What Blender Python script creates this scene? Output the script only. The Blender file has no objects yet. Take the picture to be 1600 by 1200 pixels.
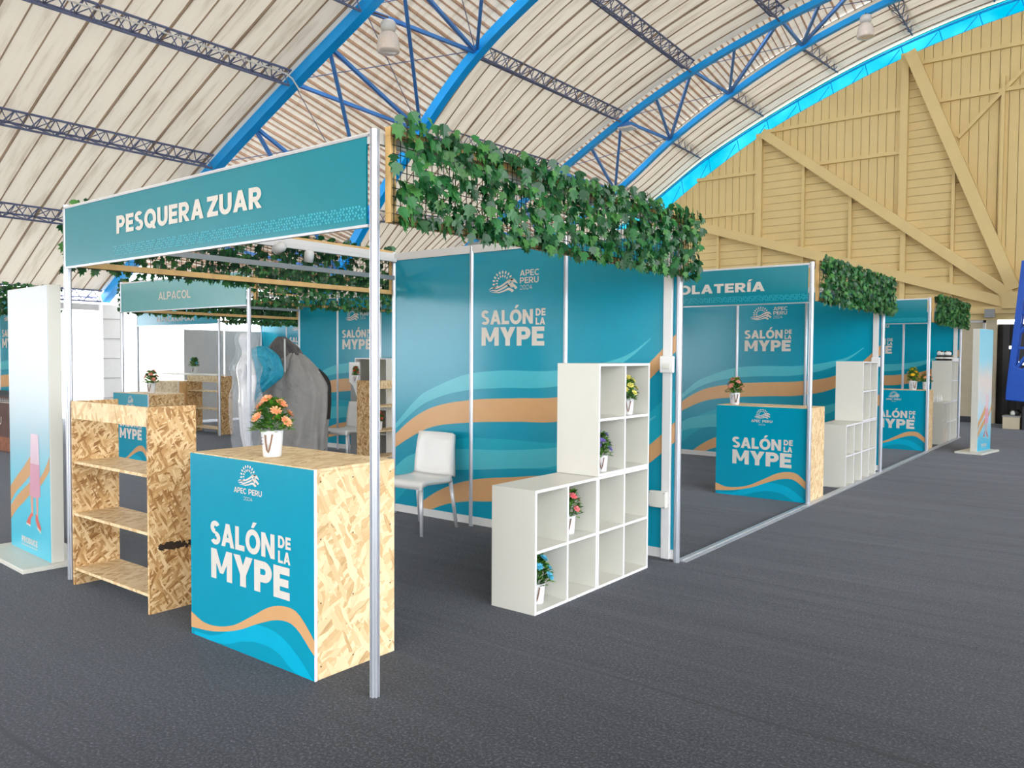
import bpy, math, random
import numpy as np
from mathutils import Vector, Matrix

scene = bpy.context.scene
col = scene.collection
PI = math.pi

# ------------------------------------------------------------------ camera, world, sun, exposure
yaw, pitch, roll = math.radians(37.803), math.radians(-2.029), math.radians(0.334)
F = Vector((-math.sin(yaw) * math.cos(pitch), math.cos(yaw) * math.cos(pitch), math.sin(pitch)))
R0 = Vector((math.cos(yaw), math.sin(yaw), 0)); U0 = R0.cross(F)
RR = R0 * math.cos(roll) + U0 * math.sin(roll); UU = U0 * math.cos(roll) - R0 * math.sin(roll)
cd = bpy.data.cameras.new('camera'); cam = bpy.data.objects.new('camera', cd); col.objects.link(cam)
m4 = Matrix((RR, UU, -F)).transposed().to_4x4(); m4.translation = Vector((2.6347, -2.4117, 1.5207)); cam.matrix_world = m4
cd.sensor_width = 36.0; cd.sensor_fit = 'HORIZONTAL'; cd.lens = 1251.97 / 1600 * 36.0; cd.clip_end = 300
scene.camera = cam

world = bpy.data.worlds.new('hazy_sky'); scene.world = world; world.use_nodes = True
bg = world.node_tree.nodes['Background']
bg.inputs[0].default_value = (0.93, 0.965, 1.0, 1); bg.inputs[1].default_value = 6.5
sd = bpy.data.lights.new('sun', 'SUN'); sd.energy = 4.0; sd.angle = math.radians(4); sd.color = (1, 0.95, 0.86)
sun = bpy.data.objects.new('sun', sd); col.objects.link(sun)
sun.rotation_euler = (math.radians(20), math.radians(-22), 0)
vs = scene.view_settings
vs.view_transform = 'Standard'; vs.look = 'None'; vs.gamma = 1.0; vs.use_curve_mapping = False; vs.exposure = 0.0
scene.cycles.max_bounces = 8; scene.cycles.diffuse_bounces = 4; scene.cycles.transparent_max_bounces = 8
scene.cycles.use_denoising = True

# ------------------------------------------------------------------ helpers
def s2l(c):
    c = c / 255.0
    return c / 12.92 if c <= 0.04045 else ((c + 0.055) / 1.055) ** 2.4
def rgb(r, g, b): return (s2l(r), s2l(g), s2l(b), 1.0)

class NT:
    def __init__(self, m):
        self.t = m.node_tree; self.n = self.t.nodes
    def add(self, typ, **kw):
        x = self.n.new(typ)
        for k, v in kw.items():
            if k.startswith('i_'): x.inputs[k[2:].replace('_', ' ')].default_value = v
            else: setattr(x, k, v)
        return x
    def link(self, a, b): self.t.links.new(a, b)
    def ramp(self, fac, stops):
        r = self.n.new('ShaderNodeValToRGB'); e = r.color_ramp.elements
        while len(e) < len(stops): e.new(0.5)
        for q, (p, c) in zip(e, stops): q.position = p; q.color = c
        self.link(fac, r.inputs[0]); return r.outputs[0]

def mat(name, color, rough=0.5, metal=0.0, spec=0.5, var=0.06, scale=8.0, sheen=0.0, coat=0.0, bump=0.0, bscale=60.0, bdist=0.01):
    m = bpy.data.materials.new(name); m.use_nodes = True
    t = NT(m); b = t.n['Principled BSDF']
    b.inputs['Roughness'].default_value = rough; b.inputs['Metallic'].default_value = metal
    b.inputs['Specular IOR Level'].default_value = spec
    b.inputs['Sheen Weight'].default_value = sheen; b.inputs['Coat Weight'].default_value = coat
    if coat: b.inputs['Coat Roughness'].default_value = 0.12
    tc = t.add('ShaderNodeTexCoord')
    nz = t.add('ShaderNodeTexNoise', i_Scale=scale, i_Detail=4.0); t.link(tc.outputs['Object'], nz.inputs['Vector'])
    lo = tuple(max(0, c * (1 - var)) for c in color[:3]) + (1,); hi = tuple(min(1, c * (1 + var)) for c in color[:3]) + (1,)
    t.link(t.ramp(nz.outputs['Fac'], [(0.3, lo), (0.7, hi)]), b.inputs['Base Color'])
    if bump:
        n2 = t.add('ShaderNodeTexNoise', i_Scale=bscale, i_Detail=3.0); t.link(tc.outputs['Object'], n2.inputs['Vector'])
        bp = t.add('ShaderNodeBump', i_Strength=bump, i_Distance=bdist); t.link(n2.outputs['Fac'], bp.inputs['Height']); t.link(bp.outputs[0], b.inputs['Normal'])
    return m

def osb(name, dark, mid, light, length=0.11, width=0.022, speck=0.0):
    """pressed long flakes lying across one another in the plane of each face"""
    m = bpy.data.materials.new(name); m.use_nodes = True; t = NT(m); b = t.n['Principled BSDF']
    b.inputs['Roughness'].default_value = 0.55; b.inputs['Specular IOR Level'].default_value = 0.35
    tc = t.add('ShaderNodeTexCoord')
    ab = t.add('ShaderNodeVectorMath', operation='ABSOLUTE'); t.link(tc.outputs['Normal'], ab.inputs[0])
    sn = t.add('ShaderNodeSeparateXYZ'); t.link(ab.outputs[0], sn.inputs[0]); so = t.add('ShaderNodeSeparateXYZ'); t.link(tc.outputs['Object'], so.inputs[0])
    def gt(x, v):
        g = t.add('ShaderNodeMath', operation='GREATER_THAN'); g.inputs[1].default_value = v; t.link(x, g.inputs[0]); return g.outputs[0]
    def mixf(f, a, c):
        x = t.add('ShaderNodeMix', data_type='FLOAT'); t.link(f, x.inputs[0]); t.link(a, x.inputs[2]); t.link(c, x.inputs[3]); return x.outputs[0]
    fxn, fzn = gt(sn.outputs[0], .6), gt(sn.outputs[2], .6)
    u = mixf(fxn, so.outputs[0], so.outputs[1]); v = mixf(fzn, so.outputs[2], so.outputs[1])
    uv = t.add('ShaderNodeCombineXYZ'); t.link(u, uv.inputs[0]); t.link(v, uv.inputs[1])
    wn = t.add('ShaderNodeTexNoise', i_Scale=14.0, i_Detail=2.0); t.link(uv.outputs[0], wn.inputs['Vector'])
    wc = t.add('ShaderNodeVectorMath', operation='SUBTRACT'); wc.inputs[1].default_value = (.5, .5, .5); t.link(wn.outputs['Color'], wc.inputs[0])
    ws = t.add('ShaderNodeVectorMath', operation='SCALE'); ws.inputs[3].default_value = 0.018; t.link(wc.outputs[0], ws.inputs[0])
    av = t.add('ShaderNodeVectorMath', operation='ADD'); t.link(uv.outputs[0], av.inputs[0]); t.link(ws.outputs[0], av.inputs[1])
    acc = None
    for k, (ang, sz) in enumerate(((0.2, 1.4), (1.45, 1.2), (-0.75, 1.1), (0.75, 1.2), (-1.25, 0.9), (1.9, 1.1), (-0.35, 0.8), (2.6, 1.0), (1.1, 0.9))):
        vr = t.add('ShaderNodeVectorRotate', rotation_type='Z_AXIS'); vr.inputs['Angle'].default_value = ang; t.link(av.outputs[0], vr.inputs['Vector'])
        mp = t.add('ShaderNodeMapping'); mp.inputs['Scale'].default_value = (1 / (length * sz), 1 / (width * sz), 1); mp.inputs['Location'].default_value = (k * 7.3, k * 3.1, 0); t.link(vr.outputs[0], mp.inputs['Vector'])
        vo = t.add('ShaderNodeTexVoronoi', voronoi_dimensions='2D', i_Scale=1.0, i_Randomness=1.0); t.link(mp.outputs[0], vo.inputs['Vector'])
        mg = t.add('ShaderNodeMapping'); mg.inputs['Scale'].default_value = (14, 190, 1); t.link(vr.outputs[0], mg.inputs['Vector'])
        gr = t.add('ShaderNodeTexNoise', i_Scale=1.0, i_Detail=2.0); t.link(mg.outputs[0], gr.inputs['Vector'])
        sx = t.add('ShaderNodeSeparateColor'); t.link(vo.outputs['Color'], sx.inputs[0])
        a = t.add('ShaderNodeMath', operation='MULTIPLY_ADD'); a.inputs[1].default_value = 0.4; t.link(gr.outputs['Fac'], a.inputs[0])
        h = t.add('ShaderNodeMath', operation='MULTIPLY_ADD'); h.inputs[1].default_value = 0.72; h.inputs[2].default_value = -0.06; t.link(sx.outputs[0], h.inputs[0]); t.link(h.outputs[0], a.inputs[2])
        acc = a.outputs[0] if acc is None else mixf(gt(sx.outputs[1], .62), acc, a.outputs[0])
    c = t.ramp(acc, [(0.02, tuple(x * 0.45 for x in dark[:3]) + (1,)), (0.16, dark), (0.46, mid), (0.9, light)])
    t.link(c, b.inputs['Base Color'])
    bp = t.add('ShaderNodeBump', i_Strength=0.2, i_Distance=0.003); t.link(acc, bp.inputs['Height']); t.link(bp.outputs[0], b.inputs['Normal'])
    return m

M = {}
M['teal'] = mat('teal_print', rgb(0, 143, 172), 0.2, var=0.02)
M['teal_mid'] = mat('teal_band_print', rgb(20, 160, 184), 0.2, var=0.02)
M['teal_light'] = mat('pale_teal_print', rgb(70, 178, 196), 0.2, var=0.02)
M['cyan_print'] = mat('cyan_print', rgb(0, 165, 200), 0.2, var=0.02)
M['orange'] = mat('orange_print', rgb(204, 158, 110), 0.25, var=0.02)
M['letter'] = mat('white_lettering', rgb(208, 203, 196), 0.45, var=0.02)
M['fascia'] = mat('fascia_teal_print', rgb(0, 128, 146), 0.24, var=0.02)
M['fascia_haze'] = mat('hazed_fascia_print', rgb(112, 172, 178), 0.24, var=0.02)  # paler than the other fascias: glare haze put into the print colour
M['hatch'] = mat('fascia_hatch_print', rgb(40, 172, 196), 0.34, var=0.02)
M['alu'] = mat('brushed_aluminium', rgb(205, 208, 216), 0.32, metal=0.65, var=0.03)
M['alu_dark'] = mat('grey_rail', rgb(140, 146, 150), 0.5, metal=0.3, var=0.03)
M['white_metal'] = mat('white_painted_metal', rgb(212, 212, 212), 0.45, var=0.02)
M['white'] = mat('white_melamine', rgb(212, 211, 203), 0.42, var=0.015)
M['edge'] = mat('white_edge_band', rgb(228, 229, 236), 0.4, var=0.01)
M['plastic'] = mat('white_plastic', rgb(222, 222, 222), 0.32, var=0.015)
M['chrome'] = mat('chair_leg_aluminium', rgb(214, 215, 220), 0.35, metal=0.3, var=0.02)
M['osb'] = osb('osb_golden', rgb(150, 106, 60), rgb(198, 158, 106), rgb(230, 204, 160), 0.068, 0.0145)
M['osb_pale'] = osb('osb_pale', rgb(204, 168, 120), rgb(224, 196, 152), rgb(236, 214, 176), 0.10, 0.028)
M['char'] = mat('charred_patch', rgb(48, 36, 28), 0.9, var=0.5, scale=60)
M['screw'] = mat('screw_head', rgb(90, 62, 40), 0.6)
M['batten'] = mat('raw_pine_batten', rgb(208, 170, 112), 0.65, var=0.12, scale=14)
M['leafA'] = mat('ivy_leaf_green', rgb(44, 108, 56), 0.3, var=0.35, scale=5)
M['leafB'] = mat('ivy_leaf_dark', rgb(26, 78, 44), 0.3, var=0.3, scale=5)
M['leafC'] = mat('ivy_leaf_bright', rgb(72, 130, 62), 0.45, var=0.3, scale=5)
for k_ in ('leafA', 'leafB', 'leafC'):
    t_ = NT(M[k_]); b_ = t_.n['Principled BSDF']; o_ = t_.n['Material Output']; tr_ = t_.add('ShaderNodeBsdfTranslucent'); t_.link(b_.inputs['Base Color'].links[0].from_socket, tr_.inputs[0])
    mx_ = t_.add('ShaderNodeMixShader'); mx_.inputs[0].default_value = 0.3; t_.link(b_.outputs[0], mx_.inputs[1]); t_.link(tr_.outputs[0], mx_.inputs[2]); t_.link(mx_.outputs[0], o_.inputs['Surface'])
M['wire'] = mat('black_plastic_net', rgb(30, 40, 32), 0.6)
M['bush'] = mat('leaf_bush_green', rgb(92, 150, 44), 0.5, var=0.4, scale=30)
M['bushd'] = mat('leaf_bush_dark', rgb(48, 102, 38), 0.5, var=0.3, scale=30)
M['pot'] = mat('white_pot', rgb(222, 221, 224), 0.35, var=0.02)
M['rope'] = mat('brown_rope', rgb(128, 96, 74), 0.8, var=0.3, scale=80)
M['ink'] = mat('grey_pot_print', rgb(110, 112, 130), 0.6)
for n, c in dict(peach=(250, 168, 122), blue=(84, 182, 214), pink=(240, 116, 128), purple=(128, 108, 196), yellow=(238, 226, 120), red=(208, 70, 60), gold=(244, 196, 20), rose=(226, 150, 130), violet=(80, 70, 130)).items():
    M['fl_' + n] = mat('petal_' + n, rgb(*c), 0.6, var=0.12, scale=40)
M['truss'] = mat('blue_steel_paint', rgb(0, 164, 250), 0.4, var=0.05, scale=3)
M['strut'] = mat('dusty_blue_strut_paint', rgb(70, 132, 206), 0.5, var=0.08, scale=3)
M['purlin'] = mat('grey_blue_purlin_paint', rgb(96, 104, 136), 0.6, var=0.15, scale=4)
M['gable'] = mat('yellow_painted_boards', rgb(216, 192, 136), 0.6, var=0.03, scale=2)
M['gable_d'] = mat('beige_painted_panel', rgb(196, 184, 158), 0.6, var=0.04)
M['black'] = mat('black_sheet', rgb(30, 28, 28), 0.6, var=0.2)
M['dark'] = mat('dark_grey', rgb(54, 56, 62), 0.6)
M['grey'] = mat('mid_grey', rgb(150, 152, 154), 0.5)
M['cloth'] = mat('grey_cloth', rgb(150, 148, 146), 0.9, var=0.06, sheen=0.2, bump=0.8, bscale=5, bdist=.06)
M['cloth_d'] = mat('dark_grey_cloth', rgb(96, 92, 92), 0.9, var=0.1, sheen=0.2, bump=1.0, bscale=9, bdist=.06)
M['puffer'] = mat('turquoise_quilted_nylon', rgb(44, 168, 200), 0.4, var=0.1, bump=1.0, bscale=13, bdist=.05)
M['manneq'] = mat('glossy_white_mannequin', rgb(232, 234, 240), 0.16, var=0.02, coat=0.6)
M['blue_pad'] = mat('royal_blue_vinyl', rgb(16, 82, 190), 0.45, var=0.08)
M['brown'] = mat('dark_brown_cloth', rgb(92, 66, 62), 0.7, var=0.15)
M['rust'] = mat('reddish_brown_print', rgb(140, 88, 66), 0.7, var=0.35, scale=12)
M['tile'] = mat('white_column_tile', rgb(226, 226, 226), 0.35, var=0.02)
M['skin'] = mat('printed_skin_tone', rgb(206, 150, 128), 0.5)
M['skirt'] = mat('printed_pink_skirt', rgb(206, 150, 172), 0.3, var=0.06)
M['skirt_glare'] = mat('printed_glare_pink', rgb(214, 188, 204), 0.3, var=0.04)  # upper skirt, paled by poster glare put into the colour
M['shoe'] = mat('printed_red_shoes', rgb(196, 92, 80), 0.5)
M['blue_sticker'] = mat('navy_sticker', rgb(32, 44, 120), 0.4)
M['lampglass'] = mat('prismatic_lamp_glass', rgb(226, 214, 206), 0.2, var=0.05, scale=30)
M['apricot'] = mat('light_plywood', rgb(222, 176, 120), 0.55, var=0.1, scale=10)
M['bottle'] = mat('dark_bottle_glass', rgb(70, 44, 40), 0.2)

# roof sheet: off-white painted sheet, lets a little daylight through
def roof_mat(name, c1, c2, trans):
    m = bpy.data.materials.new(name); m.use_nodes = True; t = NT(m); b = t.n['Principled BSDF']; out = t.n['Material Output']
    tc = t.add('ShaderNodeTexCoord'); mp = t.add('ShaderNodeMapping'); mp.inputs['Scale'].default_value = (0.35, 3.0, 0.35); t.link(tc.outputs['Object'], mp.inputs['Vector'])
    nz = t.add('ShaderNodeTexNoise', i_Scale=2.0, i_Detail=6.0, i_Roughness=0.65); t.link(mp.outputs[0], nz.inputs['Vector'])
    c = t.ramp(nz.outputs['Fac'], [(0.28, c2), (0.5, c1), (0.75, tuple(min(1, x * 1.06) for x in c1[:3]) + (1,))])
    t.link(c, b.inputs['Base Color']); b.inputs['Roughness'].default_value = 0.55; b.inputs['Specular IOR Level'].default_value = 0.3
    tr = t.add('ShaderNodeBsdfTranslucent'); t.link(c, tr.inputs['Color'])
    mx = t.add('ShaderNodeMixShader'); mx.inputs[0].default_value = trans
    t.link(b.outputs[0], mx.inputs[1]); t.link(tr.outputs[0], mx.inputs[2]); t.link(mx.outputs[0], out.inputs['Surface'])
    return m
M['roof'] = roof_mat('cream_roof_sheet', rgb(200, 191, 177), rgb(170, 158, 142), 0.12)
M['seam'] = roof_mat('grimy_roof_seam', rgb(146, 128, 110), rgb(112, 94, 80), 0.08)
M['seam_strip'] = roof_mat('brown_strip_seam', rgb(168, 138, 114), rgb(136, 106, 84), 0.1)

def glazing_mat():
    m = bpy.data.materials.new('cyan_translucent_sheet'); m.use_nodes = True; t = NT(m); out = t.n['Material Output']
    t.n.remove(t.n['Principled BSDF'])
    tc = t.add('ShaderNodeTexCoord'); nz = t.add('ShaderNodeTexNoise', i_Scale=1.3, i_Detail=3.0); t.link(tc.outputs['Object'], nz.inputs['Vector'])
    c = t.ramp(nz.outputs['Fac'], [(0.3, (0.0, 0.105, 0.15, 1)), (0.7, (0.012, 0.175, 0.21, 1))])
    tp = t.add('ShaderNodeBsdfTransparent'); tr = t.add('ShaderNodeBsdfTranslucent'); t.link(c, tp.inputs[0]); t.link(c, tr.inputs[0])
    mx = t.add('ShaderNodeMixShader'); mx.inputs[0].default_value = 0.25; t.link(tp.outputs[0], mx.inputs[1]); t.link(tr.outputs[0], mx.inputs[2]); t.link(mx.outputs[0], out.inputs['Surface'])
    return m
M['glazing'] = glazing_mat()

def carpet_mat():
    m = bpy.data.materials.new('charcoal_needle_carpet'); m.use_nodes = True; t = NT(m); b = t.n['Principled BSDF']
    b.inputs['Roughness'].default_value = 0.8; b.inputs['Specular IOR Level'].default_value = 0.3; b.inputs['Sheen Weight'].default_value = 0.22; b.inputs['Sheen Roughness'].default_value = 0.35; b.inputs['Sheen Tint'].default_value = (.82, .88, 1, 1)
    tc = t.add('ShaderNodeTexCoord')
    n1 = t.add('ShaderNodeTexNoise', i_Scale=75.0, i_Detail=5.0, i_Roughness=0.85); n2 = t.add('ShaderNodeTexNoise', i_Scale=0.9, i_Detail=4.0)
    t.link(tc.outputs['Object'], n1.inputs['Vector']); t.link(tc.outputs['Object'], n2.inputs['Vector'])
    c1 = t.ramp(n1.outputs['Fac'], [(0.38, rgb(4, 4, 6)), (0.52, rgb(20, 21, 25)), (0.67, rgb(100, 102, 112))])
    c2 = t.ramp(n2.outputs['Fac'], [(0.3, (0.8, 0.8, 0.82, 1)), (0.7, (1.15, 1.15, 1.15, 1))])
    mu = t.add('ShaderNodeMix', data_type='RGBA', blend_type='MULTIPLY'); mu.inputs[0].default_value = 1.0; t.link(c1, mu.inputs[6]); t.link(c2, mu.inputs[7])
    # seams between the two metre rolls, running along x
    sp = t.add('ShaderNodeSeparateXYZ'); t.link(tc.outputs['Object'], sp.inputs[0])
    wob = t.add('ShaderNodeTexNoise', i_Scale=0.8); t.link(tc.outputs['Object'], wob.inputs['Vector'])
    w2 = t.add('ShaderNodeMath', operation='MULTIPLY_ADD'); w2.inputs[1].default_value = 0.08; t.link(wob.outputs['Fac'], w2.inputs[0]); t.link(sp.outputs[1], w2.inputs[2])
    ad = t.add('ShaderNodeMath', operation='ADD'); ad.inputs[1].default_value = 21.12; t.link(w2.outputs[0], ad.inputs[0])
    mo = t.add('ShaderNodeMath', operation='MODULO'); mo.inputs[1].default_value = 2.0; t.link(ad.outputs[0], mo.inputs[0])
    lt = t.add('ShaderNodeMath', operation='LESS_THAN'); lt.inputs[1].default_value = 0.022; t.link(mo.outputs[0], lt.inputs[0])
    mk = t.add('ShaderNodeMix', data_type='RGBA'); t.link(lt.outputs[0], mk.inputs[0]); t.link(mu.outputs[2], mk.inputs[6]); mk.inputs[7].default_value = rgb(14, 14, 16)
    t.link(mk.outputs[2], b.inputs['Base Color'])
    mw = t.add('ShaderNodeMapping'); mw.inputs['Scale'].default_value = (0.12, 1.5, 1); t.link(tc.outputs['Object'], mw.inputs['Vector'])
    n3 = t.add('ShaderNodeTexNoise', i_Scale=1.6, i_Detail=3.0); t.link(mw.outputs[0], n3.inputs['Vector'])
    b0 = t.add('ShaderNodeBump', i_Strength=0.3, i_Distance=0.05); t.link(n3.outputs['Fac'], b0.inputs['Height'])
    bp = t.add('ShaderNodeBump', i_Strength=0.6, i_Distance=0.005); t.link(n1.outputs['Fac'], bp.inputs['Height']); t.link(b0.outputs[0], bp.inputs['Normal']); t.link(bp.outputs[0], b.inputs['Normal'])
    return m
M['carpet'] = carpet_mat()
M['concrete'] = mat('pale_concrete', rgb(214, 210, 200), 0.8, var=0.08, scale=1.5)

def gradient_print(name, stops, z0, z1):
    m = bpy.data.materials.new(name); m.use_nodes = True; t = NT(m); b = t.n['Principled BSDF']; b.inputs['Roughness'].default_value = 0.3
    tc = t.add('ShaderNodeTexCoord'); sp = t.add('ShaderNodeSeparateXYZ'); t.link(tc.outputs['Object'], sp.inputs[0])
    mr = t.add('ShaderNodeMapRange'); mr.inputs[1].default_value = z0; mr.inputs[2].default_value = z1; t.link(sp.outputs[2], mr.inputs[0])
    nz = t.add('ShaderNodeTexNoise', i_Scale=2.2, i_Detail=2.0); t.link(tc.outputs['Object'], nz.inputs['Vector'])
    a = t.add('ShaderNodeMath', operation='MULTIPLY_ADD'); a.inputs[1].default_value = 0.25; t.link(nz.outputs['Fac'], a.inputs[0])
    s = t.add('ShaderNodeMath', operation='SUBTRACT'); s.inputs[1].default_value = 0.125; t.link(mr.outputs[0], s.inputs[0]); t.link(s.outputs[0], a.inputs[2])
    t.link(t.ramp(a.outputs[0], stops), b.inputs['Base Color']); return m
M['totem_print'] = gradient_print('totem_glare_poster_print', [(0.0, rgb(70, 184, 210)), (0.22, rgb(96, 196, 220)), (0.42, rgb(146, 188, 206)), (0.6, rgb(166, 184, 198)), (1.0, rgb(178, 186, 194))], 0.05, 2.0)  # upper stops paled: reflected glare is put into the poster colour
M['totem_print_b'] = gradient_print('blue_totem_poster_print', [(0.0, rgb(60, 176, 214)), (0.3, rgb(170, 206, 226)), (0.55, rgb(214, 206, 206)), (0.75, rgb(140, 206, 232)), (1.0, rgb(120, 200, 232))], 0.05, 2.0)

class MB:
    """collects faces for ONE mesh object"""
    def __init__(s): s.v = []; s.f = []; s.m = []; s.mats = []
    def mi(s, m):
        if m not in s.mats: s.mats.append(m)
        return s.mats.index(m)
    def face(s, pts, m):
        k = len(s.v); s.v += [tuple(p) for p in pts]; s.f.append(tuple(range(k, k + len(pts)))); s.m.append(s.mi(m)); return s
    def mesh(s, pts, faces, m):
        k = len(s.v); s.v += [tuple(p) for p in pts]
        for f in faces: s.f.append(tuple(i + k for i in f)); s.m.append(s.mi(m))
        return s
    def box(s, x0, x1, y0, y1, z0, z1, m):
        p = [(x0, y0, z0), (x1, y0, z0), (x1, y1, z0), (x0, y1, z0), (x0, y0, z1), (x1, y0, z1), (x1, y1, z1), (x0, y1, z1)]
        return s.mesh(p, [(0, 3, 2, 1), (4, 5, 6, 7), (0, 1, 5, 4), (1, 2, 6, 5), (2, 3, 7, 6), (3, 0, 4, 7)], m)
    def beam(s, a, b, w, h, m, up=(0, 0, 1)):
        a = Vector(a); b = Vector(b); d = (b - a).normalized(); u = Vector(up)
        sx = d.cross(u)
        if sx.length < 1e-4: sx = d.cross(Vector((0, 1, 0)))
        sx.normalize(); uz = sx.cross(d)
        p = []
        for c in (a, b):
            for i, j in ((-1, -1), (1, -1), (1, 1), (-1, 1)): p.append(c + sx * (i * w / 2) + uz * (j * h / 2))
        return s.mesh(p, [(0, 3, 2, 1), (4, 5, 6, 7), (0, 1, 5, 4), (1, 2, 6, 5), (2, 3, 7, 6), (3, 0, 4, 7)], m)
    def tube(s, path, r, n, m, caps=True):
        path = [Vector(p) for p in path]; k = len(path); pts = []; prev = None
        for i, p in enumerate(path):
            d = (path[min(i + 1, k - 1)] - path[max(i - 1, 0)]).normalized()
            if prev is None:
                ref = Vector((0, 0, 1)) if abs(d.z) < 0.9 else Vector((1, 0, 0)); a = d.cross(ref).normalized()
            else: a = (prev - d * prev.dot(d)).normalized()
            prev = a; b = d.cross(a); rr = r[i] if isinstance(r, (list, tuple)) else r
            for j in range(n): t = 2 * PI * j / n; pts.append(p + a * (rr * math.cos(t)) + b * (rr * math.sin(t)))
        fs = [(i * n + j, i * n + (j + 1) % n, (i + 1) * n + (j + 1) % n, (i + 1) * n + j) for i in range(k - 1) for j in range(n)]
        if caps: fs += [tuple(range(n))[::-1], tuple(range((k - 1) * n, k * n))]
        return s.mesh(pts, fs, m)
    def lathe(s, prof, c, n, m, cap=True):
        pts = [(c[0] + r * math.cos(2 * PI * j / n), c[1] + r * math.sin(2 * PI * j / n), c[2] + z) for r, z in prof for j in range(n)]
        k = len(prof); fs = [(i * n + j, i * n + (j + 1) % n, (i + 1) * n + (j + 1) % n, (i + 1) * n + j) for i in range(k - 1) for j in range(n)]
        if cap: fs += [tuple(range(n))[::-1], tuple(range((k - 1) * n, k * n))]
        return s.mesh(pts, fs, m)
    def rings(s, rows, m, caps=True):
        n = len(rows[0]); pts = [p for r in rows for p in r]; k = len(rows)
        fs = [(i * n + j, i * n + (j + 1) % n, (i + 1) * n + (j + 1) % n, (i + 1) * n + j) for i in range(k - 1) for j in range(n)]
        if caps: fs += [tuple(range(n))[::-1], tuple(range((k - 1) * n, k * n))]
        return s.mesh(pts, fs, m)
    def prism(s, poly, z0, z1, m):
        n = len(poly); p = [(x, y, z0) for x, y in poly] + [(x, y, z1) for x, y in poly]
        return s.mesh(p, [tuple(range(n))[::-1], tuple(range(n, 2 * n))] + [(i, (i + 1) % n, n + (i + 1) % n, n + i) for i in range(n)], m)
    def build(s, name, parent=None, loc=(0, 0, 0), smooth=False, bevel=0.0, label=None):
        me = bpy.data.meshes.new(name); me.from_pydata(s.v, [], s.f)
        for m in s.mats: me.materials.append(M[m])
        me.polygons.foreach_set('material_index', s.m)
        if smooth: me.polygons.foreach_set('use_smooth', [True] * len(s.f))
        me.update()
        o = bpy.data.objects.new(name, me); col.objects.link(o); o.location = loc
        if parent: o.parent = parent
        if bevel:
            b = o.modifiers.new('edge', 'BEVEL'); b.width = bevel; b.segments = 2; b.limit_method = 'ANGLE'; b.angle_limit = 0.9
        if label: o['label'] = label
        return o

def tag(o, label, cat, group=None):
    o['label'] = label; o['category'] = cat
    if group: o['group'] = group
    return o
def thing(name, label, cat, loc=(0, 0, 0), rz=0.0, group=None):
    o = bpy.data.objects.new(name, None); col.objects.link(o); o.location = loc; o.rotation_euler = (0, 0, rz); o.empty_display_size = 0.1
    return tag(o, label, cat, group)
def struct(o): o['kind'] = 'structure'; return o
def copy_tree(o, parent=None):
    c = o.copy(); col.objects.link(c)
    if parent is not None: c.parent = parent
    for ch in list(o.children): copy_tree(ch, c)
    return c
def dup(o, label, loc, rz=0.0, group=None):
    c = copy_tree(o); c.location = loc; c.rotation_euler = (0, 0, rz); c['label'] = label
    if group: c['group'] = group
    elif 'group' in c: del c['group']
    return c

def curve(pts, n):
    """Catmull-Rom through pts, n samples per span"""
    P = [np.array(p, float) for p in pts]; P = [2 * P[0] - P[1]] + P + [2 * P[-1] - P[-2]]; out = []
    for i in range(1, len(P) - 2):
        for k in range(n):
            t = k / n; a, b, c, d = P[i - 1], P[i], P[i + 1], P[i + 2]
            out.append(0.5 * (2 * b + (c - a) * t + (2 * a - 5 * b + 4 * c - d) * t * t + (3 * b - a - 3 * c + d) * t ** 3))
    out.append(P[-2]); return out

def fx(pts):
    """smooth z(x) through pts sorted by x"""
    xs = np.array([p[0] for p in pts]); zs = np.array([p[1] for p in pts])
    d = np.diff(zs) / np.diff(xs); mm = np.concatenate([[d[0]], (d[1:] + d[:-1]) / 2, [d[-1]]])
    def f(x):
        x = min(max(x, xs[0]), xs[-1]); i = min(int(np.searchsorted(xs, x, side='right')) - 1, len(xs) - 2); h = xs[i + 1] - xs[i]; t = (x - xs[i]) / h
        return float((2 * t ** 3 - 3 * t * t + 1) * zs[i] + (t ** 3 - 2 * t * t + t) * h * mm[i] + (-2 * t ** 3 + 3 * t * t) * zs[i + 1] + (t ** 3 - t * t) * h * mm[i + 1])
    return f, xs[0], xs[-1]

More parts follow.
